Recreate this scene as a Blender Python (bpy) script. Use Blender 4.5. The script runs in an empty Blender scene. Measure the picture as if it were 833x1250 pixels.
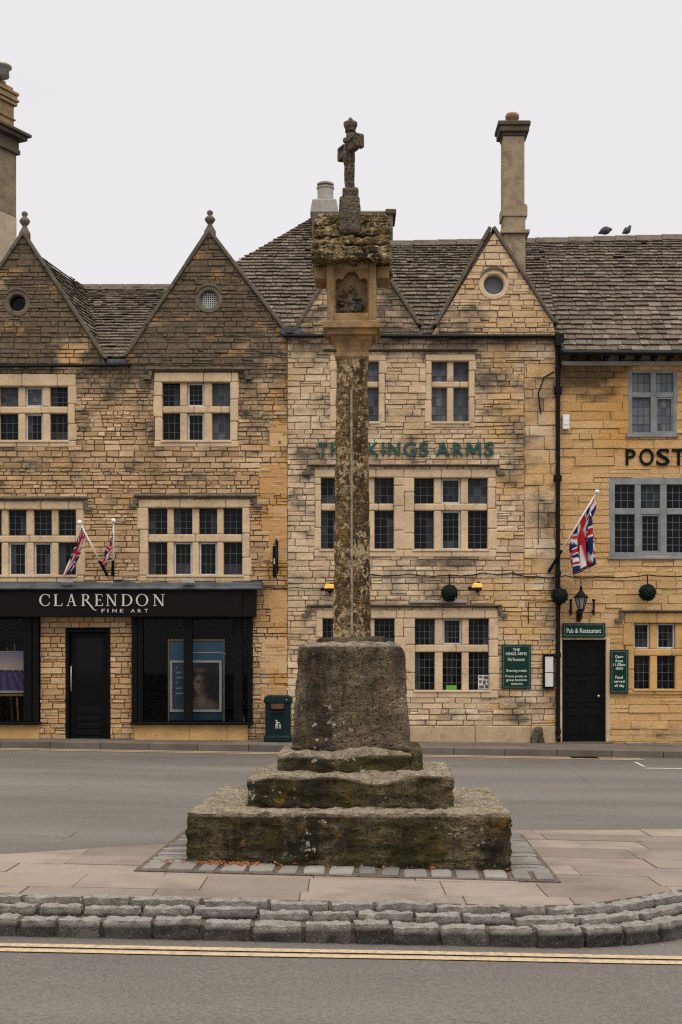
import bpy, math, random
from mathutils import Vector, Matrix, noise
R = random.Random(7)
sc = bpy.context.scene
col = sc.collection
F = 1750.0; EYE = 1.5; HY = 815.0; CX = 416.5; FD = 27.0      # measured: focal length (px), eye height, horizon, facade distance

def X(px, D=FD): return (px - CX) * D / F
def Z(py, D=FD): return EYE + (HY - py) * D / F
def gz(x, y):                                    # the street falls gently to the right
    k = min(1, max(0, (y - 12) / 12.0)); s = .022 + (.008 - .022) * k
    return -s * max(-10, min(10, x))
def fbm(x, y, z=0.0, o=3):
    return noise.fractal(Vector((x, y, z)), 1.0, 2.0, o)

# ------------------------------------------------------------------ nodes
class NB:
    def __init__(s, name):
        s.m = bpy.data.materials.new(name); s.m.use_nodes = True
        s.t = s.m.node_tree; s.b = s.t.nodes['Principled BSDF']
        s.tc = s.n('ShaderNodeTexCoord')
    def n(s, typ, **k):
        nd = s.t.nodes.new(typ)
        for a, v in k.items(): setattr(nd, a, v)
        return nd
    def put(s, sock, v):
        if isinstance(v, bpy.types.NodeSocket): s.t.links.new(v, sock)
        elif v is not None:
            if sock.type == 'RGBA' and not hasattr(v, '__len__'): v = (v, v, v, 1)
            elif sock.type == 'RGBA' and len(v) == 3: v = (*v, 1)
            sock.default_value = v
    def vec(s, scale=(1, 1, 1), rot=(0, 0, 0), src='Object'):
        mp = s.n('ShaderNodeMapping'); s.t.links.new(s.tc.outputs[src], mp.inputs[0])
        mp.inputs['Scale'].default_value = scale; mp.inputs['Rotation'].default_value = rot
        return mp.outputs[0]
    def noise(s, scale, detail=4, rough=.55, vec=None, dist=0):
        nd = s.n('ShaderNodeTexNoise'); s.put(nd.inputs['Vector'], vec or s.tc.outputs['Object'])
        nd.inputs['Scale'].default_value = scale; nd.inputs['Detail'].default_value = detail
        nd.inputs['Roughness'].default_value = rough; nd.inputs['Distortion'].default_value = dist
        return nd.outputs['Fac']
    def voro(s, scale, vec=None, feature='F1', out='Distance'):
        nd = s.n('ShaderNodeTexVoronoi', feature=feature); s.put(nd.inputs['Vector'], vec or s.tc.outputs['Object'])
        nd.inputs['Scale'].default_value = scale
        return nd.outputs[out]
    def ramp(s, f, stops):
        nd = s.n('ShaderNodeValToRGB'); e = nd.color_ramp.elements
        while len(e) < len(stops): e.new(.5)
        for q, (p, c) in zip(e, stops):
            q.position = p; q.color = (c, c, c, 1) if not hasattr(c, '__len__') else (*c[:3], 1)
        s.put(nd.inputs[0], f); return nd.outputs[0]
    def mix(s, f, a, b, blend='MIX'):
        nd = s.n('ShaderNodeMix', data_type='RGBA', blend_type=blend)
        s.put(nd.inputs[0], f); s.put(nd.inputs[6], a); s.put(nd.inputs[7], b); return nd.outputs[2]
    def math(s, op, a, b=0.5, c=None):
        nd = s.n('ShaderNodeMath', operation=op); s.put(nd.inputs[0], a); s.put(nd.inputs[1], b)
        if c is not None: s.put(nd.inputs[2], c)
        return nd.outputs[0]
    def attr(s):
        nd = s.n('ShaderNodeAttribute', attribute_name='tone'); sp = s.n('ShaderNodeSeparateColor')
        s.t.links.new(nd.outputs['Color'], sp.inputs[0])
        return sp.outputs[0], sp.outputs[1], sp.outputs[2], nd.outputs['Alpha'], nd.outputs['Color']
    def bump(s, h, st=.4, d=.02):
        nd = s.n('ShaderNodeBump'); nd.inputs['Strength'].default_value = st; nd.inputs['Distance'].default_value = d
        s.put(nd.inputs['Height'], h); s.t.links.new(nd.outputs[0], s.b.inputs['Normal'])
    def out(s, colr, rough=.85, spec=.3, metal=0.0):
        s.put(s.b.inputs['Base Color'], colr); s.put(s.b.inputs['Roughness'], rough)
        s.b.inputs['Specular IOR Level'].default_value = spec; s.b.inputs['Metallic'].default_value = metal
        return s.m

def plain(name, c, rough=.6, spec=.4, metal=0.0, var=.25, scale=9, emit=None):
    n = NB(name)
    f = n.noise(scale, 5, .6)
    c2 = n.mix(n.ramp(f, [(.3, 0), (.75, 1)]), tuple(v * (1 - var) for v in c), tuple(min(1, v * (1 + var)) for v in c))
    n.bump(n.noise(scale * 6, 3), .12, .005)
    m = n.out(c2, rough, spec, metal)
    if emit:
        n.b.inputs['Emission Color'].default_value = (*emit[0], 1); n.b.inputs['Emission Strength'].default_value = emit[1]
    return m

def wallmat(name, lo, hi, ochre, mortar, dark, mid):
    n = NB(name); r, g, b, a, _ = n.attr()
    base = n.mix(r, lo, hi)
    base = n.mix(n.ramp(n.noise(1.1, 5, .6), [(.45, 0), (.62, .55)]), base, mid)
    base = n.mix(b, base, ochre)
    grain = n.noise(38, 5, .65, n.vec((1, 1, 2.2)))
    base = n.mix(.6, base, n.ramp(grain, [(.2, .3), (.8, .8)]), 'OVERLAY')
    base = n.mix(g, base, mortar)
    # weathering: per-stone stain value broken up by blotches
    blot = n.noise(3.2, 8, .68, n.vec((1, 1, 1.5)))
    st = n.math('ADD', a, n.math('MULTIPLY', n.math('SUBTRACT', blot, .5), 1.7))
    dk = n.mix(n.ramp(n.noise(14, 5), [(.35, 0), (.7, 1)]), dark, tuple(v * 1.9 for v in dark))
    base = n.mix(n.ramp(st, [(.28, 0), (.95, .92)]), base, dk)
    # pale lichen specks
    lic = n.ramp(n.math('MULTIPLY', n.noise(46, 2), n.noise(2.3, 3)), [(.385, 0), (.43, .5)])
    base = n.mix(lic, base, (.46, .41, .33))
    n.bump(n.math('ADD', n.noise(24, 7, .72), n.math('MULTIPLY', n.noise(110, 3), .4)), .8, .03)
    return n.out(base, .92, .15)

def stonemat(name, c, dark, lich=.35, stain=.4, scale=1.0, warm=None):
    n = NB(name)
    base = n.mix(n.ramp(n.noise(2.2 * scale, 6, .62), [(.3, 0), (.7, 1)]), tuple(v * .78 for v in c), tuple(v * 1.15 for v in c))
    if warm: base = n.mix(n.ramp(n.noise(1.4 * scale, 5, .6), [(.5, 0), (.66, .85)]), base, warm)
    base = n.mix(.5, base, n.ramp(n.noise(42 * scale, 5, .7), [(.2, .3), (.8, .75)]), 'OVERLAY')
    base = n.mix(n.ramp(n.noise(5.5 * scale, 8, .7), [(.66 - stain * .4, 0), (.86 - stain * .25, .9)]), base, dark)
    base = n.mix(n.ramp(n.noise(21 * scale, 3, .5), [(.68, 0), (.74, lich)]), base, (.42, .39, .32))
    n.bump(n.math('ADD', n.noise(26 * scale, 6, .7), n.math('MULTIPLY', n.noise(90 * scale, 3), .4)), .5, .015)
    return n.out(base, .92, .15)

def attrmat(name, rough=.7, spec=.3, scale=60, bump=.15):
    n = NB(name); _, _, _, _, c = n.attr()
    c2 = n.mix(.25, c, n.ramp(n.noise(scale, 3), [(.2, .35), (.8, .65)]), 'OVERLAY')
    n.bump(n.noise(scale, 3), bump, .004)
    return n.out(c2, rough, spec)

M = {}
M['wall_gallery'] = wallmat('gallery rubble', (.40, .26, .145), (.66, .46, .28), (.50, .265, .08), (.17, .112, .062), (.078, .063, .046), (.40, .245, .115))
M['wall_pub'] = wallmat('pub rubble', (.49, .36, .235), (.70, .54, .375), (.60, .36, .15), (.28, .20, .13), (.088, .070, .053), (.50, .33, .17))
M['wall_post'] = wallmat('post ashlar', (.52, .325, .155), (.68, .45, .24), (.55, .29, .09), (.30, .19, .10), (.085, .052, .028), (.52, .335, .155))
M['dressed'] = stonemat('dressed limestone', (.56, .42, .27), (.22, .15, .09), .3, .3)
M['dressed_ochre'] = stonemat('ochre dressed stone', (.52, .32, .13), (.22, .12, .05), .2, .25)
M['plinth'] = stonemat('plinth render', (.42, .31, .195), (.16, .12, .08), .2, .3)
M['hood'] = stonemat('weathered hood stone', (.145, .12, .088), (.04, .035, .03), .4, .5)
M['coping'] = stonemat('weathered coping', (.125, .104, .08), (.05, .043, .035), .5, .4)
M['stack'] = stonemat('chimney ashlar', (.30, .235, .155), (.11, .088, .06), .3, .5)
M['stack_dark'] = stonemat('chimney cap', (.10, .08, .06), (.05, .042, .035), .4, .4)
M['stack_pale'] = stonemat('pale flaunching', (.36, .34, .31), (.16, .14, .12), .5, .3)
M['crown'] = stonemat('brown chimney crown', (.27, .185, .105), (.08, .05, .03), .3, .4)
M['rubble_pale'] = stonemat('pale chimney foot', (.40, .325, .245), (.24, .19, .14), .3, .3, 2)
M['stack_brown'] = stonemat('brown chimney shaft', (.215, .165, .11), (.09, .072, .05), .3, .5)
M['terracotta'] = plain('terracotta', (.25, .145, .10), .85, .2)
def slatemat():
    n = NB('stone slates'); r, g, b, a, _ = n.attr()
    base = n.ramp(r, [(0, (.10, .080, .062)), (.6, (.145, .117, .092)), (1, (.205, .170, .135))])
    base = n.mix(n.ramp(n.noise(1.3, 6, .65), [(.4, 0), (.65, .6)]), base, (.085, .068, .052))
    base = n.mix(.5, base, n.ramp(n.noise(40, 5, .7), [(.2, .25), (.8, .78)]), 'OVERLAY')
    base = n.mix(n.ramp(n.noise(13, 3), [(.62, 0), (.68, .7)]), base, (.36, .32, .27))
    base = n.mix(n.ramp(n.noise(4.1, 5), [(.62, 0), (.7, .5)]), base, (.14, .10, .04))
    n.bump(n.noise(24, 6, .7), .5, .015)
    return n.out(base, .93, .12)
M['slate'] = slatemat()
def glassmat():
    n = NB('leaded glass'); r, g, b, a, _ = n.attr()
    c = n.ramp(r, [(0, (.003, .0035, .004)), (.6, (.006, .007, .009)), (.75, (.035, .039, .045)), (.86, (.085, .095, .11)), (1, (.22, .23, .25))])  # pale stops put sky reflections, and a few curtains, into the pane colour
    return n.out(c, .06, .13)
M['glass'] = glassmat()
def clearglass():
    n = NB('shop glass')
    tr = n.n('ShaderNodeBsdfTransparent'); tr.inputs[0].default_value = (.74, .77, .79, 1)
    gl = n.n('ShaderNodeBsdfGlossy'); gl.inputs['Roughness'].default_value = .02
    fr = n.n('ShaderNodeFresnel'); fr.inputs[0].default_value = 1.25
    mx = n.n('ShaderNodeMixShader'); n.t.links.new(fr.outputs[0], mx.inputs[0])
    n.t.links.new(tr.outputs[0], mx.inputs[1]); n.t.links.new(gl.outputs[0], mx.inputs[2])
    n.t.links.new(mx.outputs[0], n.t.nodes['Material Output'].inputs[0])
    return n.m
M['clear'] = clearglass()
M['lead'] = plain('lead came', (.10, .107, .115), .6, .2)
M['casement'] = plain('pale casement paint', (.50, .50, .50), .5, .4, var=.15)
M['greywood'] = plain('grey painted timber', (.205, .218, .224), .6, .3, var=.25, scale=5)
M['blind'] = plain('blue grey blind', (.11, .135, .155), .7, .3)
M['black'] = plain('black paint', (.0045, .0045, .005), .45, .10, var=.35)
M['iron'] = plain('black iron', (.005, .005, .006), .5, .15)
M['fascia'] = plain('black fascia', (.0075, .0055, .006), .5, .10, scale=2.5)
M['leadsheet'] = plain('lead flashing', (.062, .070, .080), .55, .35, var=.5, scale=3)
M['silver'] = plain('pale raised lettering', (.58, .53, .48), .5, .4, var=.08)
M['green'] = plain('dark green sign', (.004, .028, .021), .5, .15, var=.15)
M['greenletter'] = plain('green lettering', (.012, .060, .046), .5, .4, var=.2)
M['white'] = plain('white paint', (.74, .73, .70), .55, .4, var=.08)
M['signtext'] = plain('sign lettering', (.62, .66, .60), .55, .3, var=.05)
M['paper'] = plain('paper', (.60, .585, .56), .8, .2, var=.08)
M['brass'] = plain('brass', (.55, .38, .14), .3, .5, .9)
M['steel'] = plain('galvanised metal', (.42, .41, .39), .45, .5, .6)
M['interior'] = plain('dim shop interior', (.010, .010, .012), .8, .1)
M['wood'] = plain('pine', (.36, .22, .10), .6, .3)
M['brown'] = plain('brown panel', (.10, .035, .018), .5, .4)
M['bin'] = plain('dark green plastic', (.002, .016, .016), .4, .2, var=.15)
M['amber'] = plain('amber lamp glass', (.75, .42, .08), .3, .5, emit=((1.0, .5, .09), .4))
M['lampglass'] = plain('frosted lantern glass', (.22, .21, .20), .25, .5)
M['ballgreen'] = plain('box foliage', (.007, .017, .013), .8, .2, var=.6, scale=40)
M['feather'] = plain('grey feathers', (.07, .07, .085), .8, .2, var=.5, scale=30)
M['attr'] = attrmat('painted colours')
M['cloth'] = attrmat('flag cloth', .85, .15, 90, .2)
M['limegreen'] = plain('lime card', (.10, .33, .04), .6, .3)

def monmat(name, c1, c2, dark, moss, orange, pale, strat=2.2, streak=.5, flake=0.0):
    n = NB(name); r, g, b, a, _ = n.attr()
    sv = n.vec((1, 1, strat))
    base = n.mix(n.ramp(n.noise(3, 7, .65, sv), [(.3, 0), (.7, 1)]), c1, c2)
    base = n.mix(.9, base, n.ramp(n.noise(22, 6, .75, sv), [(.28, .08), (.74, .88)]), 'OVERLAY')
    base = n.mix(.7, base, n.ramp(n.noise(85, 4, .75), [(.3, .12), (.7, .86)]), 'OVERLAY')
    base = n.mix(n.ramp(n.voro(34), [(.12, .75), (.3, 0)]), base, tuple(v * .8 for v in dark))
    cr = n.noise(4.5, 6, .62, n.vec((1, 1, 3 * strat)), .3)
    base = n.mix(n.ramp(cr, [(.475, 0), (.487, .7), (.495, .7), (.507, 0)]), base, tuple(v * .7 for v in dark))
    vs = n.vec((1, 1, .22))
    base = n.mix(n.ramp(n.noise(2.9, 7, .66, vs), [(.60 - .22 * streak, 0), (.72 - .22 * streak, .9)]), base, dark)
    if moss: base = n.mix(n.ramp(n.noise(2.6, 7, .7), [(.47, 0), (.60, .85)]), base, moss)
    if orange: base = n.mix(n.ramp(n.noise(5.4, 7, .72, dist=.4), [(.56, 0), (.68, .8)]), base, orange)
    if flake:
        f = n.noise(27, 8, .74, n.vec((1, 1, .7)), .4)
        f = n.math('ADD', f, n.math('MULTIPLY', n.math('SUBTRACT', n.noise(3.1, 4, .6), .5), .42))
        base = n.mix(n.ramp(f, [(.52, 0), (.565, flake)]), base, pale)
        base = n.mix(n.ramp(n.noise(19, 7, .72, n.vec((1.3, 1.1, .6)), .4), [(.545, 0), (.60, .75)]), base, dark)
    lic = n.ramp(n.math('MULTIPLY', n.noise(27, 3, .5), n.math('ADD', n.noise(2.1, 3), .5)), [(.70, 0), (.745, .8)])
    base = n.mix(lic, base, pale)
    lit_wear = n.math('MULTIPLY', g, n.ramp(n.noise(7, 7, .7), [(.28, .25), (.55, 1)]))  # pale tops: trodden wear, with skylight on upper faces put into the colour
    base = n.mix(n.math('MULTIPLY', lit_wear, .9), base, n.mix(n.ramp(n.noise(30, 5, .7), [(.35, 0), (.65, 1)]), (.20, .16, .11), (.46, .39, .29)))
    n.bump(n.math('ADD', n.math('ADD', n.noise(18, 7, .72, sv), n.math('MULTIPLY', n.noise(70, 4), .5)), n.math('MULTIPLY', n.ramp(n.voro(34), [(.08, 0), (.3, 1)]), .5)), 1.0, .045)
    return n.out(base, .93, .12)
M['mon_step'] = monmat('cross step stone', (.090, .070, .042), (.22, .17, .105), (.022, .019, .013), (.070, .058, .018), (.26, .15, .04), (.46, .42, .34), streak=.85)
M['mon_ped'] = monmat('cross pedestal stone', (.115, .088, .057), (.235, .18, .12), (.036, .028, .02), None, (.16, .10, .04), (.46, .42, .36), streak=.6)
M['mon_shaft'] = monmat('lichened shaft stone', (.15, .092, .042), (.33, .21, .10), (.045, .030, .017), None, (.33, .165, .04), (.58, .44, .265), streak=.5, flake=.88)
M['mon_head_old'] = monmat('carved head stone', (.24, .15, .072), (.42, .275, .135), (.075, .05, .027), None, (.42, .21, .055), (.38, .30, .2), streak=.35)
M['mon_moss'] = monmat('mossy cap stone', (.10, .07, .035), (.36, .26, .12), (.014, .010, .006), (.050, .036, .010), (.50, .25, .055), (.58, .47, .28), streak=.4, flake=.7)
M['mon_cross'] = monmat('weathered cross stone', (.12, .095, .07), (.21, .17, .125), (.05, .042, .035), None, (.20, .12, .05), (.36, .32, .26), streak=.4)
M['mon_head'] = stonemat('carved head stone', (.31, .205, .105), (.10, .066, .036), .35, .58, 1.6, warm=(.36, .19, .055))
M['strip'] = plain('pale conductor strip', (.27, .23, .175), .8, .2, var=.6, scale=20)

def asphalt():
    n = NB('asphalt')
    base = n.ramp(n.noise(.5, 6, .6, n.vec((.5, 1.5, 1))), [(.3, (.088, .078, .069)), (.7, (.128, .113, .100))])
    base = n.mix(.8, base, n.ramp(n.noise(160, 3, .7), [(.25, .25), (.75, .75)]), 'OVERLAY')
    base = n.mix(.7, base, n.ramp(n.noise(48, 4, .75), [(.3, .22), (.7, .78)]), 'OVERLAY')
    ck = n.ramp(n.voro(.55, n.mix(.16, n.tc.outputs['Object'], n.noise(1.6, 6, .7)), 'DISTANCE_TO_EDGE'), [(0, 1), (.006, 0)])
    base = n.mix(n.math('MULTIPLY', ck, n.ramp(n.noise(.45, 3), [(.52, 0), (.6, .8)])), base, (.03, .027, .025))
    base = n.mix(n.ramp(n.noise(2.1, 3, .5), [(.68, 0), (.74, .35)]), base, (.05, .046, .042))
    base = n.mix(n.ramp(n.noise(.23, 2, .4, n.vec((.25, 1.6, 1))), [(.5, 0), (.62, .2)]), base, (.19, .172, .155))
    sp = n.ramp(n.voro(95), [(.0, .8), (.16, 0)])
    base = n.mix(n.math('MULTIPLY', sp, n.ramp(n.noise(31, 2), [(.46, 0), (.58, .85)])), base, (.34, .31, .28))
    base = n.mix(n.ramp(n.noise(.32, 5, .6, n.vec((.3, 2.2, 1)), .5), [(.55, 0), (.7, .22)]), base, (.066, .060, .055))
    n.bump(n.math('ADD', n.noise(150, 3), n.voro(90)), .5, .008)
    return n.out(base, .88, .25)
M['asphalt'] = asphalt()
def flagmat(name, a_, b_, dark):
    n = NB(name); r, g, b, a, _ = n.attr()
    base = n.mix(r, a_, b_)
    base = n.mix(.5, base, n.ramp(n.noise(55, 5, .7), [(.2, .3), (.8, .72)]), 'OVERLAY')
    base = n.mix(n.ramp(n.noise(1.6, 7, .68), [(.46, 0), (.66, .6)]), base, dark)
    base = n.mix(n.ramp(n.noise(6.5, 5, .6), [(.6, 0), (.7, .3)]), base, dark)
    base = n.mix(n.ramp(n.noise(70, 1), [(.73, 0), (.76, .6)]), base, (.10, .09, .08))
    base = n.mix(g, base, dark)
    n.bump(n.noise(45, 6, .7), .35, .008)
    return n.out(base, .85, .25)
M['flags'] = flagmat('sandstone flags', (.150, .119, .096), (.240, .192, .156), (.088, .071, .058))
M['pavement'] = flagmat('far pavement', (.11, .092, .075), (.15, .125, .102), (.07, .06, .05))
def granite():
    n = NB('granite setts'); r, g, b, a, _ = n.attr()
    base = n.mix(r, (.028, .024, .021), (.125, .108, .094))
    base = n.mix(n.ramp(n.noise(9, 7, .72), [(.46, 0), (.62, .85)]), base, (.045, .040, .036))
    base = n.mix(.85, base, n.ramp(n.noise(70, 5, .8), [(.3, .12), (.72, .85)]), 'OVERLAY')
    base = n.mix(n.ramp(n.noise(95, 2), [(.63, 0), (.70, .6)]), base, (.30, .28, .26))
    base = n.mix(n.math('MULTIPLY', g, n.ramp(n.noise(22, 5, .7), [(.3, .3), (.6, .95)])), base, (.36, .33, .295))  # sett tops paled: foot wear and brighter top light put into the colour
    base = n.mix(n.ramp(n.noise(3.3, 4), [(.60, 0), (.72, .5)]), base, (.12, .07, .04))
    n.bump(n.math('ADD', n.noise(34, 7, .75), n.math('MULTIPLY', n.noise(120, 3), .5)), 1.0, .03)
    return n.out(base, .8, .3)
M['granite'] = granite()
M['cobble'] = flagmat('pale setts', (.11, .10, .09), (.235, .215, .195), (.06, .052, .044))
M['bed'] = plain('gritty mortar bed', (.10, .078, .06), .95, .1, var=.6, scale=30)
def linemat(name, c):
    n = NB(name)
    base = n.mix(n.ramp(n.noise(26, 6, .75), [(.44, 0), (.64, .8)]), c, (.15, .128, .105))
    n.bump(n.noise(150, 3), .4, .006)
    return n.out(base, .8, .3)
M['yellow'] = linemat('worn yellow paint', (.43, .315, .185))
M['whiteline'] = linemat('worn white paint', (.56, .55, .52))
M['crumb'] = plain('orange leaf crumbs', (.28, .10, .03), .9, .1, var=.5, scale=20)
M['ground'] = plain('dull ground', (.12, .11, .095), .95, .1, scale=.3)

# ------------------------------------------------------------------ mesh builder
def clip_poly(poly, clip):
    """Sutherland-Hodgman: POLY against the convex, counter-clockwise CLIP"""
    out = poly
    for i in range(len(clip)):
        ax, ay = clip[i]; bx, by = clip[(i + 1) % len(clip)]
        inp, out = out, []
        if not inp: return []
        side = lambda p: (bx - ax) * (p[1] - ay) - (by - ay) * (p[0] - ax)
        for j in range(len(inp)):
            p, q = inp[j - 1], inp[j]; sp, sq = side(p), side(q)
            if (sp >= 0) != (sq >= 0):
                t = sp / (sp - sq); out.append((p[0] + (q[0] - p[0]) * t, p[1] + (q[1] - p[1]) * t))
            if sq >= 0: out.append(q)
    return out
def area(p): return .5 * sum(p[i - 1][0] * p[i][1] - p[i][0] * p[i - 1][1] for i in range(len(p)))
def inset(p, d):
    """inset a convex counter-clockwise polygon"""
    n = len(p); res = []
    for i in range(n):
        a, b, c = p[i - 1], p[i], p[(i + 1) % n]
        e1 = Vector((b[0] - a[0], b[1] - a[1])); e2 = Vector((c[0] - b[0], c[1] - b[1]))
        if e1.length < 1e-6 or e2.length < 1e-6: res.append(b); continue
        e1.normalize(); e2.normalize()
        n1 = Vector((-e1.y, e1.x)); n2 = Vector((-e2.y, e2.x)); k = 1 + n1.dot(n2)
        m = (n1 + n2) / max(k, .35)
        res.append((b[0] + m.x * d, b[1] + m.y * d))
    return res

class MB:
    def __init__(s): s.v = []; s.f = []; s.c = []
    def add(s, vs, fs, c=(.5, 0, 0, 0)):
        o = len(s.v); s.v += [tuple(p) for p in vs]
        s.c += (c if isinstance(c, list) else [c] * len(vs))
        s.f += [tuple(i + o for i in f) for f in fs]
    def box(s, x0, x1, y0, y1, z0, z1, c=(.5, 0, 0, 0), m=None):
        if x0 > x1: x0, x1 = x1, x0
        if y0 > y1: y0, y1 = y1, y0
        if z0 > z1: z0, z1 = z1, z0
        vs = [Vector((x, y, z)) for z in (z0, z1) for y in (y0, y1) for x in (x0, x1)]
        if m: vs = [m @ p for p in vs]
        s.add(vs, [(0, 2, 3, 1), (4, 5, 7, 6), (0, 1, 5, 4), (2, 6, 7, 3), (0, 4, 6, 2), (1, 3, 7, 5)], c)
    def prism(s, poly, y0, y1, c=(.5, 0, 0, 0), m=None):
        """polygon in x,z (counter-clockwise seen from the street, -y) pushed from y0 (front) to y1"""
        if area(poly) < 0: poly = poly[::-1]
        n = len(poly)
        vs = [Vector((p[0], y0, p[1])) for p in poly] + [Vector((p[0], y1, p[1])) for p in poly]
        if m: vs = [m @ p for p in vs]
        fs = [tuple(range(n)), tuple(range(2 * n - 1, n - 1, -1))] + [(i, i + n, (i + 1) % n + n, (i + 1) % n) for i in range(n)]
        s.add(vs, fs, c)
    def slab(s, poly, z0, z1, c=(.5, 0, 0, 0)):
        """polygon in x,y from z0 up to z1"""
        if area(poly) < 0: poly = poly[::-1]
        n = len(poly)
        f0 = z0 if callable(z0) else (lambda x, y: z0); f1 = z1 if callable(z1) else (lambda x, y: z1)
        vs = [(p[0], p[1], f0(*p)) for p in poly] + [(p[0], p[1], f1(*p)) for p in poly]
        s.add(vs, [tuple(range(n, 2 * n)), tuple(range(n - 1, -1, -1))] + [(i, (i + 1) % n, (i + 1) % n + n, i + n) for i in range(n)], c)
    def tube(s, path, r, k=8, c=(.5, 0, 0, 0), cap=True):
        path = [Vector(p) for p in path]; n = len(path)
        rad = r if hasattr(r, '__len__') else [r] * n
        vs = []; up = None
        for i, p in enumerate(path):
            t = (path[min(i + 1, n - 1)] - path[max(i - 1, 0)]).normalized()
            if up is None: up = t.orthogonal().normalized()
            up = (up - t * up.dot(t)).normalized(); w = t.cross(up)
            vs += [p + (up * math.cos(a) + w * math.sin(a)) * rad[i] for a in (2 * math.pi * j / k for j in range(k))]
        fs = [(i * k + j, i * k + (j + 1) % k, (i + 1) * k + (j + 1) % k, (i + 1) * k + j) for i in range(n - 1) for j in range(k)]
        if cap: fs += [tuple(range(k - 1, -1, -1)), tuple((n - 1) * k + j for j in range(k))]
        s.add(vs, fs, c)
    def lathe(s, prof, cx, cy, k=16, c=(.5, 0, 0, 0), rot=0.0):
        """profile of (radius, z) turned round the vertical at cx, cy"""
        n = len(prof)
        vs = [(cx + r * math.cos(rot + 2 * math.pi * j / k), cy + r * math.sin(rot + 2 * math.pi * j / k), z) for r, z in prof for j in range(k)]
        fs = [(i * k + j, i * k + (j + 1) % k, (i + 1) * k + (j + 1) % k, (i + 1) * k + j) for i in range(n - 1) for j in range(k)]
        fs += [tuple(range(k - 1, -1, -1)), tuple((n - 1) * k + j for j in range(k))]
        s.add(vs, fs, c)
    def rbox(s, ctr, size, div, r=.02, amp=.01, fq=5.0, seed=0.0, m=None, fn=None, c=(.5, 0, 0, 0), strat=1.0, worn=False):
        """box of worn stone: rounded edges, surface pushed about by noise; FN reshapes points first (local coordinates)"""
        h = [v / 2 for v in size]; idx = {}; vs = []; fs = []; ctr = Vector(ctr)
        if not hasattr(div, '__len__'): div = (div, div, div)
        cols = []
        def vert(i, j, k):
            key = (i, j, k)
            if key in idx: return idx[key]
            p = [(-1 + 2 * q / d) * hh for q, d, hh in zip(key, div, h)]
            q = [max(-(hh - r), min(hh - r, v)) for v, hh in zip(p, h)]
            d = Vector(p) - Vector(q); L = d.length
            nrm = d / L if L > 1e-9 else Vector((0, 0, 1))
            pos = Vector(q) + nrm * r
            if fn: pos = fn(pos, h)
            w = pos + Vector((seed, seed * 1.7, seed * .6)); ws = Vector((w.x * fq, w.y * fq, w.z * fq * strat))
            pos = pos + nrm * (amp * (noise.noise(ws) + .5 * noise.noise(ws * 2.3) + .28 * noise.noise(ws * 5.1)))
            cols.append((c[0] if worn is True else worn, 1.0 if (k >= div[2] - 1) else 0.0, 0, 0) if worn else c)  # green channel marks the top faces that materials colour as worn and lit
            pos = pos + ctr
            if m: pos = m @ pos
            idx[key] = len(vs); vs.append(pos); return idx[key]
        a, b, e = div
        for i in range(a):
            for j in range(b):
                fs.append((vert(i, j, e), vert(i + 1, j, e), vert(i + 1, j + 1, e), vert(i, j + 1, e)))
                fs.append((vert(i, j, 0), vert(i, j + 1, 0), vert(i + 1, j + 1, 0), vert(i + 1, j, 0)))
        for i in range(a):
            for k in range(e):
                fs.append((vert(i, 0, k), vert(i + 1, 0, k), vert(i + 1, 0, k + 1), vert(i, 0, k + 1)))
                fs.append((vert(i, b, k), vert(i, b, k + 1), vert(i + 1, b, k + 1), vert(i + 1, b, k)))
        for j in range(b):
            for k in range(e):
                fs.append((vert(0, j, k), vert(0, j, k + 1), vert(0, j + 1, k + 1), vert(0, j + 1, k)))
                fs.append((vert(a, j, k), vert(a, j + 1, k), vert(a, j + 1, k + 1), vert(a, j, k + 1)))
        s.add(vs, fs, cols)
    def ball(s, ctr, rad, k=14, amp=0.0, fq=8.0, c=(.5, 0, 0, 0), m=None):
        rad = rad if hasattr(rad, '__len__') else (rad,) * 3; n = k // 2 + 2; vs = []
        for i in range(n):
            th = math.pi * i / (n - 1)
            for j in range(k):
                ph = 2 * math.pi * j / k
                d = Vector((math.sin(th) * math.cos(ph), math.sin(th) * math.sin(ph), -math.cos(th)))
                e = 1 + (amp * noise.noise(d * fq) if amp else 0)
                p = Vector((d.x * rad[0], d.y * rad[1], d.z * rad[2])) * e
                if m: p = m @ p
                vs.append(p + Vector(ctr))
        fs = [(i * k + j, i * k + (j + 1) % k, (i + 1) * k + (j + 1) % k, (i + 1) * k + j) for i in range(n - 1) for j in range(k)]
        s.add(vs, fs, c)
    def build(s, name, mat, parent=None, smooth=False, bevel=0, base=None):
        me = bpy.data.meshes.new(name)
        vs = s.v
        if base is not None: vs = [(x - base[0], y - base[1], z - base[2]) for x, y, z in vs]
        me.from_pydata(vs, [], s.f); me.update()
        me.shade_flat()
        at = me.color_attributes.new('tone', 'FLOAT_COLOR', 'POINT')
        at.data.foreach_set('color', [q for c in s.c for q in c])
        if smooth:
            me.polygons.foreach_set('use_smooth', [True] * len(me.polygons))
            if smooth is not True: me.set_sharp_from_angle(angle=math.radians(smooth))
        me.materials.append(M[mat] if isinstance(mat, str) else mat)
        o = bpy.data.objects.new(name, me); col.objects.link(o)
        if base is not None: o.location = base
        if parent is not None:
            o.parent = parent; o.matrix_parent_inverse = WM[parent.name].inverted()
            WM[o.name] = Matrix.Translation(base) if base is not None else Matrix()
        else:
            WM[o.name] = Matrix.Translation(base) if base is not None else Matrix()
        if bevel:
            b = o.modifiers.new('bevel', 'BEVEL'); b.width = bevel; b.segments = 2; b.limit_method = 'ANGLE'; b.angle_limit = .6
        return o
WM = {}
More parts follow.
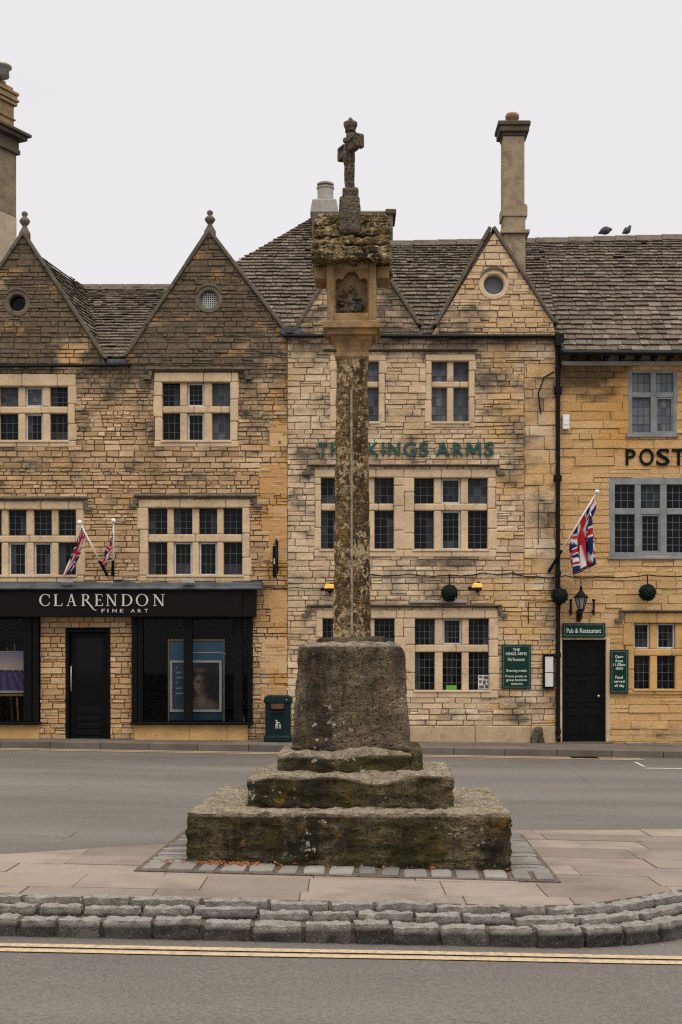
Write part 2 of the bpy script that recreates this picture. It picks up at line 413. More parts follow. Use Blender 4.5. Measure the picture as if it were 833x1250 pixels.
def tag(o, label=None, cat=None, group=None, kind=None):
    if label: o['label'] = label
    if cat: o['category'] = cat
    if group: o['group'] = group
    if kind: o['kind'] = kind
    return o
def thing(name, loc, label, cat, group=None):
    o = bpy.data.objects.new(name, None); col.objects.link(o); o.location = loc
    o.empty_display_size = .2; WM[o.name] = Matrix.Translation(loc)
    return tag(o, label, cat, group)
def struct(mb, name, mat, **k): return tag(mb.build(name, mat, **k), kind='structure')
def label(o, t): o['label'] = t; return o

_txt = {}
def text_mesh(body, w=None, h=None, depth=.006, bold=0.0, align='CENTER', spacing=1.0):
    """lettering from the built-in font as vertices and faces in x,z, scaled to width W (or cap height H)"""
    cu = bpy.data.curves.new('lettering', 'FONT'); cu.body = body; cu.align_x = align; cu.offset = bold; cu.size = 1
    cu.space_line = spacing; cu.resolution_u = 3
    o = bpy.data.objects.new('lettering', cu); col.objects.link(o)
    dg = bpy.context.evaluated_depsgraph_get(); me = bpy.data.meshes.new_from_object(o.evaluated_get(dg))
    vs = [tuple(v.co) for v in me.vertices]; fs = [tuple(p.vertices) for p in me.polygons]
    bpy.data.objects.remove(o); bpy.data.curves.remove(cu); bpy.data.meshes.remove(me)
    return vs, fs
def put_text(mb, body, x0, x1, z0, z1, y, depth=.012, bold=0.0):
    """BODY fitted exactly into the box x0..x1, z0..z1 on the plane y, standing DEPTH proud"""
    vs, fs = text_mesh(body, bold=bold)
    if not vs: return
    ax, bx = min(v[0] for v in vs), max(v[0] for v in vs); ay, by = min(v[1] for v in vs), max(v[1] for v in vs)
    f = lambda v: (x0 + (v[0] - ax) / (bx - ax) * (x1 - x0), z0 + (v[1] - ay) / max(by - ay, 1e-6) * (z1 - z0))
    pts = [f(v) for v in vs]; n = len(pts)
    edges = {}
    for q in fs:
        for i in range(len(q)):
            e = (q[i - 1], q[i]); edges[e] = 1
    rim = [e for e in edges if (e[1], e[0]) not in edges]
    v3 = [(p[0], y - depth, p[1]) for p in pts] + [(p[0], y, p[1]) for p in pts]
    mb.add(v3, list(fs) + [(a, a + n, b + n, b) for a, b in rim])
# ------------------------------------------------------------------ walls, roofs, windows
def cut_rect(c, h):
    """rectangle C (x0,x1,z0,z1) without rectangle H"""
    x0, x1, z0, z1 = c; a0, a1, b0, b1 = h
    if a1 <= x0 or a0 >= x1 or b1 <= z0 or b0 >= z1: return [c]
    out = []
    if z0 < b0: out.append((x0, x1, z0, b0))
    if b1 < z1: out.append((x0, x1, b1, z1))
    m0, m1 = max(z0, b0), min(z1, b1)
    if x0 < a0: out.append((x0, a0, m0, m1))
    if a1 < x1: out.append((a1, x1, m0, m1))
    return out

def stonewall(mb, polys, holes, y, hs, ws, joint, attr, seed, proud=.022, round_=.007, big=None, jit=.006):
    rr = random.Random(seed)
    zs = [p[1] for q in polys for p in q]; xs = [p[0] for q in polys for p in q]
    z, zt, xa, xb = min(zs), max(zs), min(xs), max(xs)
    polys = [p if area(p) > 0 else p[::-1] for p in polys]
    while z < zt:
        h = rr.uniform(*hs); z1 = min(zt, z + h)
        x = xa - rr.uniform(0, ws[1])
        while x < xb:
            w = rr.uniform(*ws) * (1.25 if h > (hs[0] + hs[1]) / 2 else .9); x1 = x + w
            cells = [(x, x1, z, z1)]
            if rr.random() < .10 and h > hs[0] * 1.15: cells = [(x, x1, z, z + h * .5), (x, x1, z + h * .5, z1)]
            for hole in holes: cells = [k for c in cells for k in cut_rect(c, hole)]
            for c in cells:
                if c[1] - c[0] < .015 or c[3] - c[2] < .012: continue
                q0 = [(c[0], c[2]), (c[1], c[2]), (c[1], c[3]), (c[0], c[3])]
                for P in polys:
                    q = clip_poly(q0, P)
                    if len(q) < 3 or area(q) < 2e-4: continue
                    cx = sum(p[0] for p in q) / len(q); cz = sum(p[1] for p in q) / len(q)
                    fx_ = rr.random(); stub = type('', (), {'random': staticmethod(lambda: fx_)})
                    at_ = [attr(p[0], p[1], stub) for p in q]
                    mn = min(c[1] - c[0], c[3] - c[2]); jt = min(joint, mn * .25)
                    t = rr.random(); n = len(q)
                    r1 = inset(q, jt / 2); d = y - proud + rr.uniform(-.014, .012)
                    j = lambda s: rr.uniform(-s, s)
                    r1 = [(p[0] + j(jit), p[1] + j(jit)) for p in r1]
                    r2 = inset(r1, min(round_, mn * .12))
                    vs = [(p[0], y, p[1]) for p in q] + [(p[0], y, p[1]) for p in r1] + [(p[0], d + round_ * .7, p[1]) for p in r1] + [(p[0], d + j(.007), p[1]) for p in r2]
                    cm = [(t, 1, a_[0] * .3, a_[1] * .85) for a_ in at_] * 2; cs = [(t, 0, a_[0], a_[1]) for a_ in at_] * 2
                    fs = []
                    for i in range(n):
                        k = (i + 1) % n
                        fs += [(i, k, k + n, i + n), (i + n, k + n, k + 2 * n, i + 2 * n), (i + 2 * n, k + 2 * n, k + 3 * n, i + 3 * n)]
                    fs.append(tuple(range(3 * n, 4 * n)))
                    mb.add(vs, fs, cm + cs)
            x = x1
        z = z1

def slates(mb, pts, hs=(.22, .12), ws=(.08, .24), thick=.022, lift=.038, seed=1):
    """stone slates over the planar convex polygon PTS (3D), courses growing smaller from eaves to ridge"""
    rr = random.Random(seed); pts = [Vector(p) for p in pts]
    n = Vector((0, 0, 0))
    for i in range(len(pts)): n += pts[i - 1].cross(pts[i])
    n.normalize()
    if n.z < 0: n = -n
    u = n.cross(Vector((0, 0, 1))); u = (-u).normalized() if u.length > 1e-6 else Vector((1, 0, 0))
    v = n.cross(u).normalized()
    if v.z < 0: v = -v
    o = pts[0]; P = [((p - o).dot(u), (p - o).dot(v)) for p in pts]
    if area(P) < 0: P = P[::-1]
    v0, v1 = min(p[1] for p in P), max(p[1] for p in P); u0, u1 = min(p[0] for p in P), max(p[0] for p in P)
    mb.add([o + u * p[0] + v * p[1] - n * .03 for p in P], [tuple(range(len(P)))], (.1, 0, 0, 0))
    y = v0
    while y < v1:
        k = (y - v0) / max(v1 - v0, .01); h = (hs[0] + (hs[1] - hs[0]) * k) * rr.uniform(.9, 1.1)
        x = u0 - rr.uniform(0, .3)
        while x < u1:
            w = rr.uniform(*ws) * (1.25 - .5 * k)
            wob = .012 * noise.noise(Vector((x * 1.3, y * 3, seed)))
            q = [(x + .005, y + rr.uniform(-.018, .018) + wob), (x + w - .005, y + rr.uniform(-.018, .018) + wob), (x + w - .005, y + h * 1.22), (x + .005, y + h * 1.22)]
            x += w
            q = clip_poly(q, P)
            if len(q) < 3 or area(q) < 5e-4: continue
            lf = lift * rr.uniform(.75, 1.3); t = rr.random() ** 1.5; th = thick * rr.uniform(.7, 1.5)
            if rr.random() < .02: lf += .02
            up = lambda p: lf * (1 - (p[1] - y) / (h * 1.22)) + .003
            top = [o + u * p[0] + v * p[1] + n * up(p) for p in q]
            bot = [a - n * th for a in top]; m = len(q)
            mb.add(top + bot, [tuple(range(m))] + [(i, i + m, (i + 1) % m + m, (i + 1) % m) for i in range(m)], (t, 0, 0, 0))
        y += h

def win(parent, cols, rows, sur, y=FD, casem=(), grid=(3, 3), frame='dressed', tones=None, seed=0, cm='casement', sill=True, proud=.035, mull='b'):
    """a mullioned window measured on the facade: lights COLS x ROWS (px), surround SUR (px x0,x1,y0,y1).
    window > glass, lead_lattice, casement_frame. Gives back its hole in the wall."""
    rr = random.Random(seed); k = y / FD
    cx = [(X(a, y), X(b, y)) for a, b in cols]; rz = [(Z(b, y), Z(a, y)) for a, b in rows]      # (bottom, top)
    sx0, sx1, sz1, sz0 = X(sur[0], y), X(sur[1], y), Z(sur[2], y), Z(sur[3], y)
    f = MB(); yf, yb = y - proud, y + .20
    lx0, lx1 = cx[0][0], cx[-1][1]; lz1, lz0 = rz[0][1], rz[-1][0]
    # outer ring in real stones: head and sill in lengths, jambs in blocks
    def run(a, b, mk, lo, hi):
        s = a
        while s < b - 1e-4:
            e = min(b, s + rr.uniform(lo, hi))
            if b - e < .12: e = b
            mk(s, e - (.003 if e < b else 0)); s = e
    run(sx0, sx1, lambda a, b: f.box(a, b, yf - rr.uniform(0, .006), yb, lz1, sz1), .5, .95)
    run(sx0, sx1, lambda a, b: f.box(a, b, yf - rr.uniform(0, .006), yb, sz0, lz0), .5, .95)
    run(lz0, lz1, lambda a, b: f.box(sx0 - rr.uniform(-.02, .03), lx0, yf - rr.uniform(0, .006), yb, a, b), .3, .55)
    run(lz0, lz1, lambda a, b: f.box(lx1, sx1 + rr.uniform(-.02, .03), yf - rr.uniform(0, .006), yb, a, b), .3, .55)
    ym = y + .025
    for (a, b), (c, d) in zip(cx, cx[1:]):
        for z0, z1 in rz: f.box(b, c, ym, yb - .003, z0, z1)
    for (b0, t0), (b1, t1) in zip(rz, rz[1:]):
        run(lx0, lx1, lambda a, b: f.box(a, b, ym - .012, yb - .005, t1, b0), .5, .9)
    w = f.build('window', frame, parent, bevel=.022)
    if sill:
        s = MB(); s.box(lx0 - .03, lx1 + .03, yf - .025, y + .06, lz0 - .035, lz0 + .012); s.build('sill', frame, w, bevel=.01)
    yg = y + .125
    for ci, (a, b) in enumerate(cx):
        for ri, (z0, z1) in enumerate(rz):
            gx, gy = grid[0], (grid[1] if not hasattr(grid[1], '__len__') else grid[1][ri])
            a2, b2, c2, d2, yy = a, b, z0, z1, yg; g = MB(); le = MB()
            if (ci, ri) in casem:
                cf = MB(); t = .034; yc = y + .085
                cf.box(a + .004, a + t, yc, yc + .05, z0 + .004, z1 - .004); cf.box(b - t, b - .004, yc, yc + .05, z0 + .004, z1 - .004)
                cf.box(a + t, b - t, yc, yc + .05, z0 + .004, z0 + t); cf.box(a + t, b - t, yc, yc + .05, z1 - t, z1 - .004)
                cf.build('casement_frame', cm, w, bevel=.005)
                a2, b2, c2, d2 = a + t, b - t, z0 + t, z1 - t; yy = yc + .035
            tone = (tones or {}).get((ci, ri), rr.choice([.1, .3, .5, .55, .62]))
            refl = rr.choice([0, 0, 1, 2, 3, 2]) if tones is None or (ci, ri) not in tones else 0  # some lights get paler panes: sky reflection painted into the glass tone
            for i in range(gx):
                for j in range(gy):
                    p0, p1 = a2 + (b2 - a2) * i / gx, a2 + (b2 - a2) * (i + 1) / gx
                    q0, q1 = c2 + (d2 - c2) * j / gy, c2 + (d2 - c2) * (j + 1) / gy
                    tx, tz = rr.uniform(-.022, .022), rr.uniform(-.022, .022); W, H = p1 - p0, q1 - q0
                    yv = lambda sx, sz: yy + .004 + tx * sx * W + tz * sz * H
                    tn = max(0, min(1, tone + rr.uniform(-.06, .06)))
                    if (refl == 1 and i == 0) or (refl == 2 and j == 0) or (refl == 3 and i == gx - 1 and j < gy - 1): tn = rr.uniform(.68, .79)
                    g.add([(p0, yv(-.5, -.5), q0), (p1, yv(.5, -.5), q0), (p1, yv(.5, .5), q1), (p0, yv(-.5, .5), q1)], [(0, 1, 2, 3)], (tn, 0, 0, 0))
            e = .0042
            for i in range(0, gx + 1):
                p = a2 + (b2 - a2) * i / gx; le.box(max(a2, p - e), min(b2, p + e), yy - .006, yy + .004, c2, d2)
            for j in range(0, gy + 1):
                q = c2 + (d2 - c2) * j / gy; le.box(a2, b2, yy - .0045, yy + .0025, max(c2, q - e), min(d2, q + e))
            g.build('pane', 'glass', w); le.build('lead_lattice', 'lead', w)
    bk = MB(); bk.box(lx0 + .001, lx1 - .001, y + .165, y + .18, lz0 + .001, lz1 - .001); bk.build('window_back', 'interior', w)
    return (sx0 + .012, sx1 - .012, sz0 + .012, sz1 - .012)

def hood(parent, x0, x1, y0, y1, drop=None, y=FD, mat='hood', ends=(1, 1), out=.11):
    """drip mould over a window (px); DROP: how far its ends turn down (px)"""
    h = MB(); a, b, zt, zb = X(x0, y), X(x1, y), Z(y0, y), Z(y1, y)
    prof = [(y + .01, zb), (y - out * .45, zb), (y - out, zb + (zt - zb) * .35), (y - out, zb + (zt - zb) * .6), (y + .01, zt)]
    x = a
    while x < b - 1e-3:
        e = min(b, x + R.uniform(.5, 1.0)); e = b if b - e < .2 else e; n = len(prof)
        dz = R.uniform(-.004, .004)
        vs = [(x, p[0], p[1] + dz) for p in prof] + [(e - .003, p[0], p[1] + dz) for p in prof]
        h.add(vs, [tuple(range(n)), tuple(range(2 * n - 1, n - 1, -1))] + [(i, i + n, (i + 1) % n + n, (i + 1) % n) for i in range(n)]); x = e
    if drop:
        d = drop / 64.8
        for on, xx, s in ((ends[0], a, 1), (ends[1], b, -1)):
            if on:
                h.box(xx, xx + s * .07, y - out * .8, y + .01, zb - d, zb + .002)
                h.box(xx - s * .09, xx + s * .05, y - out * .9, y + .012, zb - d - .07, zb - d)
    return h.build('hood_mould', mat, parent, bevel=.008)

def coping(parent, pts, y0=FD - .075, y1=FD + .36, t=.065, mat='coping', lead=False):
    """flat stones up the slope of a gable through PTS (px): over the left foot, apex and right foot"""
    c = MB(); P = [Vector((X(a), Z(b))) for a, b in pts]
    for i in range(len(P) - 1):
        A, B = P[i], P[i + 1]; d = (B - A); L = d.length; d /= L; nn = Vector((-d.y, d.x))
        s = 0
        while s < L - 1e-4:
            e = min(L, s + R.uniform(.5, .8)); e = L if L - e < .25 else e
            tt = t * R.uniform(.92, 1.08); p, q = A + d * s, A + d * (e - .004)
            dy = R.uniform(-.008, .008)
            c.prism([tuple(p), tuple(q), tuple(q + nn * tt), tuple(p + nn * tt)], y0 + dy, y1); s = e
    return c.build('coping', mat, parent, bevel=.012)

def finial(parent, px, py_base, py_top, y=FD + .1):
    f = MB(); x, zb, zt = X(px), Z(py_base), Z(py_top); h = zt - zb
    f.lathe([(.11, zb - .05), (.11, zb + h * .12), (.055, zb + h * .34), (.04, zb + h * .42), (.062, zb + h * .46), (.10, zb + h * .58), (.10, zb + h * .64), (.06, zb + h * .74),
             (.036, zb + h * .78), (.058, zb + h * .86), (.06, zb + h * .92), (.03, zb + h * .99), (.004, zt)], x, y, 14)
    return f.build('finial', 'coping', parent, smooth=True)

def round_window(parent, px, py, rpx, y=FD, grid=False, tone=.6, ringmat='dressed'):
    x, z, r = X(px), Z(py), rpx / 64.8; k = 28
    a = MB(); ri, ro = r, r + .09
    for i in range(k):
        a0, a1 = 2 * math.pi * i / k, 2 * math.pi * (i + 1) / k
        c0, s0, c1, s1 = math.cos(a0), math.sin(a0), math.cos(a1), math.sin(a1)
        vs = []
        for yy, rr_ in ((y + .18, ri), (y - .01, ri), (y - .035, ri + .02), (y - .035, ro), (y + .02, ro)):
            vs += [(x + c0 * rr_, yy, z + s0 * rr_), (x + c1 * rr_, yy, z + s1 * rr_)]
        a.add(vs, [(2 * j, 2 * j + 1, 2 * j + 3, 2 * j + 2) for j in range(4)])
    w = a.build('round_window', ringmat, parent)
    g = MB(); g.add([(x, y + .12, z)] + [(x + math.cos(2 * math.pi * i / k) * ri, y + .12, z + math.sin(2 * math.pi * i / k) * ri) for i in range(k)], [(0, 1 + i, 1 + (i + 1) % k) for i in range(k)], (tone, 0, 0, 0))
    g.build('glass', 'glass', w)
    if grid:
        le = MB()
        for i in range(-3, 4):
            d = i * ri / 4; q = math.sqrt(max(0, ri * ri - d * d))
            le.box(x + d - .008, x + d + .008, y + .085, y + .10, z - q, z + q); le.box(x - q, x + q, y + .087, y + .099, z + d - .008, z + d + .008)
        le.build('lead_lattice', 'casement', w)
    ey = MB(); pts = [(x + math.cos(t) * (ro + .0), z + math.sin(t) * (ro + .0)) for t in [math.radians(v) for v in range(25, 156, 13)]]
    for (x0, z0), (x1, z1) in zip(pts, pts[1:]): ey.prism([(x0, z0), (x1, z1), (x1, z1 + .045), (x0, z0 + .045)], y - .06, y + .02)
    ey.build('eyebrow_mould', 'hood', w)
    return (x - r, x + r, z - r, z + r), (x, z, ro)

def painted(mb, x0, x1, z0, z1, nx, nz, y, fn, bend=None):
    """a flat picture: colours given by fn(u, v) on a fine grid"""
    vs, cs = [], []
    for j in range(nz + 1):
        for i in range(nx + 1):
            vs.append((x0 + (x1 - x0) * i / nx, y, z0 + (z1 - z0) * j / nz)); cs.append((*fn(i / nx, j / nz), 1))
    fs = [(j * (nx + 1) + i, j * (nx + 1) + i + 1, (j + 1) * (nx + 1) + i + 1, (j + 1) * (nx + 1) + i) for j in range(nz) for i in range(nx)]
    mb.add(vs, fs, cs)

# ------------------------------------------------------------------ setting
sky = bpy.data.worlds.new('World'); sc.world = sky; sky.use_nodes = True
nt = sky.node_tree; bg = nt.nodes['Background']
SUN_EL, SUN_AZ = 52, 28       # degrees; a veiled sun behind the camera, to its right
st = nt.nodes.new('ShaderNodeTexSky'); st.sky_type = 'NISHITA'; st.sun_disc = False
st.sun_elevation = math.radians(SUN_EL); st.sun_rotation = math.radians(180 - SUN_AZ)
st.dust_density = 4; st.air_density = 1
def nn(t, **k):
    q = nt.nodes.new(t)
    for a, b in k.items(): setattr(q, a, b)
    return q
hs_ = nn('ShaderNodeHueSaturation'); hs_.inputs['Saturation'].default_value = .12; nt.links.new(st.outputs[0], hs_.inputs['Color'])
# the cloud deck: overcast, brighter towards the zenith, faint soft structure
geo = nn('ShaderNodeTexCoord'); sx = nn('ShaderNodeSeparateXYZ'); nt.links.new(geo.outputs['Generated'], sx.inputs[0])
cr = nn('ShaderNodeValToRGB'); e = cr.color_ramp.elements
e.new(.45); e.new(.75)
for q, (p, c) in zip(e, ((0.0, (.83, .81, .825)), (.45, (.89, .875, .885)), (.75, (2.35, 2.27, 2.15)), (1.0, (3.5, 3.36, 3.16)))): q.position = p; q.color = (*c, 1)
nt.links.new(sx.outputs['Z'], cr.inputs[0])
cn = nn('ShaderNodeTexNoise'); cn.inputs['Scale'].default_value = 2.2; cn.inputs['Detail'].default_value = 4
mp = nn('ShaderNodeMapping'); mp.inputs['Scale'].default_value = (1, 1, 2.6); nt.links.new(geo.outputs['Generated'], mp.inputs[0]); nt.links.new(mp.outputs[0], cn.inputs[0])
c2 = nn('ShaderNodeValToRGB'); c2.color_ramp.elements[0].position = .3; c2.color_ramp.elements[0].color = (.95, .946, .95, 1); c2.color_ramp.elements[1].position = .7; c2.color_ramp.elements[1].color = (1.02, 1.02, 1.02, 1)
nt.links.new(cn.outputs[0], c2.inputs[0])
mu = nn('ShaderNodeMix', data_type='RGBA', blend_type='MULTIPLY'); mu.inputs[0].default_value = 1
nt.links.new(cr.outputs[0], mu.inputs[6]); nt.links.new(c2.outputs[0], mu.inputs[7])
sc10 = nn('ShaderNodeMix', data_type='RGBA', blend_type='MULTIPLY'); sc10.inputs[0].default_value = 1; sc10.inputs[7].default_value = (10, 10, 10, 1)
nt.links.new(mu.outputs[2], sc10.inputs[6])
mx = nn('ShaderNodeMix', data_type='RGBA'); mx.inputs[0].default_value = .94
nt.links.new(hs_.outputs[0], mx.inputs[6]); nt.links.new(sc10.outputs[2], mx.inputs[7]); nt.links.new(mx.outputs[2], bg.inputs[0])
bg.inputs[1].default_value = .10
sl = bpy.data.lights.new('sun', 'SUN'); sl.energy = .8; sl.angle = math.radians(35); sl.color = (1.0, .92, .82)
so = bpy.data.objects.new('sun', sl); col.objects.link(so)
a, el = math.radians(SUN_AZ), math.radians(SUN_EL)
so.rotation_euler = Vector((-math.sin(a) * math.cos(el), math.cos(a) * math.cos(el), -math.sin(el))).to_track_quat('-Z', 'Y').to_euler()
so.location = (6, -8, 20)

cam = bpy.data.cameras.new('camera'); co = bpy.data.objects.new('camera', cam); col.objects.link(co); sc.camera = co
co.location = (0, 0, EYE); co.rotation_euler = (math.radians(90), 0, 0)
cam.sensor_width = 36; cam.sensor_fit = 'AUTO'; cam.lens = 36 * F / 1250
cam.shift_y = (HY - 625) / 1250; cam.shift_x = 0; cam.clip_end = 2000
sc.view_settings.view_transform = 'Standard'; sc.view_settings.look = 'None'
sc.cycles.use_denoising = False; sc.cycles.pixel_filter_type = 'BLACKMAN_HARRIS'; sc.cycles.filter_width = 1.25
sc.view_settings.exposure = 0; sc.view_settings.gamma = 1; sc.view_settings.use_curve_mapping = False

g = MB(); g.box(-400, 400, -400, 400, -1.2, -.5); struct(g, 'ground', 'ground')
def sheet(name, x0, x1, nx, y0, y1, ny, zf, mat):
    mb = MB(); vs = []
    for j in range(ny + 1):
        for i in range(nx + 1):
            x = x0 + (x1 - x0) * i / nx
            ya, yb = (y0(x) if callable(y0) else y0), (y1(x) if callable(y1) else y1)
            y = ya + (yb - ya) * j / ny; vs.append((x, y, zf(x, y)))
    mb.add(vs, [(j * (nx + 1) + i, j * (nx + 1) + i + 1, (j + 1) * (nx + 1) + i + 1, (j + 1) * (nx + 1) + i) for j in range(ny) for i in range(nx)])
    return struct(mb, name, mat)
road = sheet('road', -40, 40, 80, -20, 27.6, 60, gz, 'asphalt')
def kerby(x): return 25.2 - .133 * max(-14, min(14, x))
for nm, oo in (('yellow_line', .74), ('yellow_line', .42)):
    sheet(nm, -40, 5.05, 46, lambda x: kerby(x) - oo, lambda x: kerby(x) - oo + .17, 1, lambda x, y: gz(x, y) + .006, 'yellow')
for off in (7.515, 7.385):
    sheet('yellow_line', -14, 14, 60, lambda x: off + .015 * x + .004 * math.sin(x * 3), lambda x: off + .085 + .015 * x + .004 * math.sin(x * 3.1), 1, lambda x, y: gz(x, y) + .006, 'yellow')
D0 = 1750 * 1.54 / (934 - 815)
sheet('parking_line', X(785, 22.1), 9, 12, 21.95, 22.07, 1, lambda x, y: gz(x, y) + .006, 'whiteline')
mb = MB(); pa = [(X(773, 23.4), 23.4), (X(779, 23.2), 23.2), (X(789, 22.2), 22.2), (X(784, 22.4), 22.4)]
mb.add([(x, y, gz(x, y) + .007) for x, y in pa], [(0, 3, 2, 1)]); struct(mb, 'parking_line', 'whiteline')

# far pavement with its kerb
pv = MB(); rr = random.Random(3); x = -16.0
while x < 16:
    w = rr.uniform(.75, .95); t = rr.random()
    ya = (kerby(x) + kerby(x + w)) / 2 + .15; yy = ya
    while yy < 27.4:
        d = rr.uniform(.55, .7); t = rr.random()
        q = [(x + .003, yy + .003), (x + w - .003, yy + .003), (x + w - .003, min(27.4, yy + d) - .003), (x + .003, min(27.4, yy + d) - .003)]
        pv.slab(q, lambda a, b: gz(a, b) - .05, lambda a, b: gz(a, b) + .12, (t, 0, 0, 0)); yy += d
    x += w
struct(pv, 'pavement', 'pavement')
kb = MB(); x = -16.0
while x < 16:
    w = rr.uniform(.85, .95); q = [(x + .004, kerby(x) ), (x + w - .004, kerby(x + w)), (x + w - .004, kerby(x + w) + .147), (x + .004, kerby(x) + .147)]
    kb.slab(q, lambda a, b: gz(a, b) - .05, lambda a, b: gz(a, b) + .123, (rr.random(), 0, 0, 0)); x += w
struct(kb, 'kerb_far', 'pavement', bevel=.012)
mh = MB(); mh.box(X(765, 26.6), X(815, 26.6), 26.1, 26.9, 0, .006, m=Matrix.Translation((0, 0, gz(5.3, 26.5) + .121)))
tag(mh.build('utility_cover', M['asphalt']), 'dark rectangular cover set in the pavement below the right end window', 'cover')

# island: outline in plan, counter-clockwise
def island_outline(inset_=0.0, back_=None):
    b_ = inset_ if back_ is None else back_
    r = 1.3 - inset_; fr = 7.79 + inset_; q = inset_ * .7071
    pts = [(-4.6 + inset_, fr)] + [(1.04 + r * math.sin(t), 9.09 - r * math.cos(t)) for t in [math.radians(v) for v in range(0, 46, 5)]]
    back = [(4.26 - q, 10.47 + q), (4.5 - b_, 12.9 - b_), (1.57, 12.27 - b_), (-1.23, 11.02 - b_), (-2.4, 10.02 - b_), (-4.6 + b_, 8.35)]
    return pts + back
def izs(dz): return lambda x, y: gz(x, y) + dz
IS = .15
bd = MB(); o = island_outline(.03); n = len(o); ctr = (0, 9.6)
for a_, b_ in zip(o, o[1:] + o[:1]): bd.add([(ctr[0], ctr[1], gz(*ctr) + .125), (*a_, gz(*a_) + .082), (*b_, gz(*b_) + .082), (*a_, gz(*a_) - .1), (*b_, gz(*b_) - .1)], [(0, 1, 2), (1, 3, 4, 2)])
struct(bd, 'island_bed', 'bed')
fl = MB(); inn = island_outline(.50, .05); y = 8.1; rr = random.Random(12)
cr0, crx, cry = None, (-1.15 - .12, 1.26), (9.50, 11.9)
slabx = .0826
while y < 12.8:
    d = rr.choice([.42, .5, .56]); x = -5 - rr.uniform(0, .6)
    while x < 4.6:
        w = rr.uniform(.6, 1.05); t = rr.random(); dz = rr.uniform(-.003, .003)
        q = clip_poly([(x + .003, y + .003), (x + w - .003, y + .003), (x + w - .003, y + d - .003), (x + .003, y + d - .003)], inn)
        if len(q) > 2 and area(q) > .004:
            m = (sum(p[0] for p in q) / len(q), sum(p[1] for p in q) / len(q))
            fl.slab(q, lambda a, b: gz(a, b) + .02, lambda a, b: gz(a, b) + IS + dz, (t, 0, 0, 0))
        x += w
    y += d
struct(fl, 'pavement_island', 'flags', bevel=.004)
jb = MB()
for a_, b_ in zip(inn, inn[1:] + inn[:1]): jb.add([(ctr[0], ctr[1], gz(*ctr) + IS - .008), (*a_, gz(*a_) + IS - .008), (*b_, gz(*b_) + IS - .008)], [(0, 1, 2)], (.2, 1, 0, 0))
struct(jb, 'paving_joint', 'flags')
# granite setts in three rising rows along the front and round the corner
ks = MB(); rr = random.Random(5)
def along(inset_):
    o = island_outline(inset_); k = 0
    path = [Vector(p) for p in o[:len(o) - 5]]
    L = [0]
    for a_, b_ in zip(path, path[1:]): L.append(L[-1] + (b_ - a_).length)
    def at(s):
        for i in range(len(path) - 1):
            if s <= L[i + 1] or i == len(path) - 2:
                t = (s - L[i]) / max(L[i + 1] - L[i], 1e-6); d = (path[i + 1] - path[i]).normalized()
                return path[i] + (path[i + 1] - path[i]) * t, d
    return at, L[-1]
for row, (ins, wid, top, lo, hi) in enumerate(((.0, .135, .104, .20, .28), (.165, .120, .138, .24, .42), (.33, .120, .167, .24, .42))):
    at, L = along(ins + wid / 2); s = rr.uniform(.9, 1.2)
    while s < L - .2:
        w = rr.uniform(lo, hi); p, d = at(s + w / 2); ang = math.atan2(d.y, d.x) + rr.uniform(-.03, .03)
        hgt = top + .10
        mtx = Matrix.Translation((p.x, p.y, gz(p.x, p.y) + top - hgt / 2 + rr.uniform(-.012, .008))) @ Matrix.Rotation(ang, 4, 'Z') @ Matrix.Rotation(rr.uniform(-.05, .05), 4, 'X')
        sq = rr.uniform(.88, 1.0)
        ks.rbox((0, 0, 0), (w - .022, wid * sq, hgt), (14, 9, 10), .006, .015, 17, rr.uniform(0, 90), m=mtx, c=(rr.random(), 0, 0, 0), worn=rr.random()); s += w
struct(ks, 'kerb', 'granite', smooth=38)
# setts laid round the foot of the cross
cs = MB(); rr = random.Random(8); yaw = -.033
RM = Matrix.Translation((slabx, 10.71, 0)) @ Matrix.Rotation(yaw, 4, 'Z')
def sett(x, y, w, d):
    p = RM @ Vector((x, y, 0))
    cs.rbox((0, 0, 0), (w, d, .09), (5, 4, 3), .02, .006, 9, rr.uniform(0, 90), m=Matrix.Translation((p.x, p.y, gz(p.x, p.y) + IS + .022 - .045 + rr.uniform(-.006, .006))) @ Matrix.Rotation(yaw + rr.uniform(-.04, .04), 4, 'Z'), c=(rr.random(), 0, 0, 0))
for s in (-1, 1):
    y = -1.06
    while y < 1.1:
        d = rr.uniform(.10, .2); sett(s * (1.225 + rr.uniform(-.012, .012)), y + d / 2, rr.uniform(.235, .265), d - .014); y += d
x = -1.36
while x < 1.3:
    w = rr.uniform(.13, .20); dd = rr.uniform(.33, .37); sett(x + w / 2, -1.075 - dd / 2, w - rr.uniform(.014, .045), dd); sett(x + w / 2, 1.14, w - .015, .11); x += w
struct(cs, 'cobble_path', 'cobble', smooth=38)
bed2 = MB(); q = [tuple((RM @ Vector((sx_, sy_, 0)))[:2]) for sx_, sy_ in ((-1.38, -1.46), (1.38, -1.46), (1.38, 1.21), (-1.38, 1.21))]
bed2.slab(q, lambda a, b: gz(a, b) + .1, lambda a, b: gz(a, b) + IS + .0065); struct(bed2, 'cobble_bed', 'bed')
gr = MB(); gx_, gy_ = X(713, 24.3), 24.3
for i in range(6): gr.box(gx_ - .2, gx_ + .2, gy_ - .2 + i * .07, gy_ - .165 + i * .07, 0, .012, m=Matrix.Translation((0, 0, gz(gx_, gy_) + .003)))
gr.box(gx_ - .22, gx_ - .2, gy_ - .21, gy_ + .2, 0, .014, m=Matrix.Translation((0, 0, gz(gx_, gy_) + .003))); gr.box(gx_ + .2, gx_ + .22, gy_ - .21, gy_ + .2, 0, .014, m=Matrix.Translation((0, 0, gz(gx_, gy_) + .003)))
tag(gr.build('drain_grate', 'iron', base=(gx_, gy_, gz(gx_, gy_))), 'small iron drain grate in the road at the far kerb before the pub door', 'drain')
lc = MB()
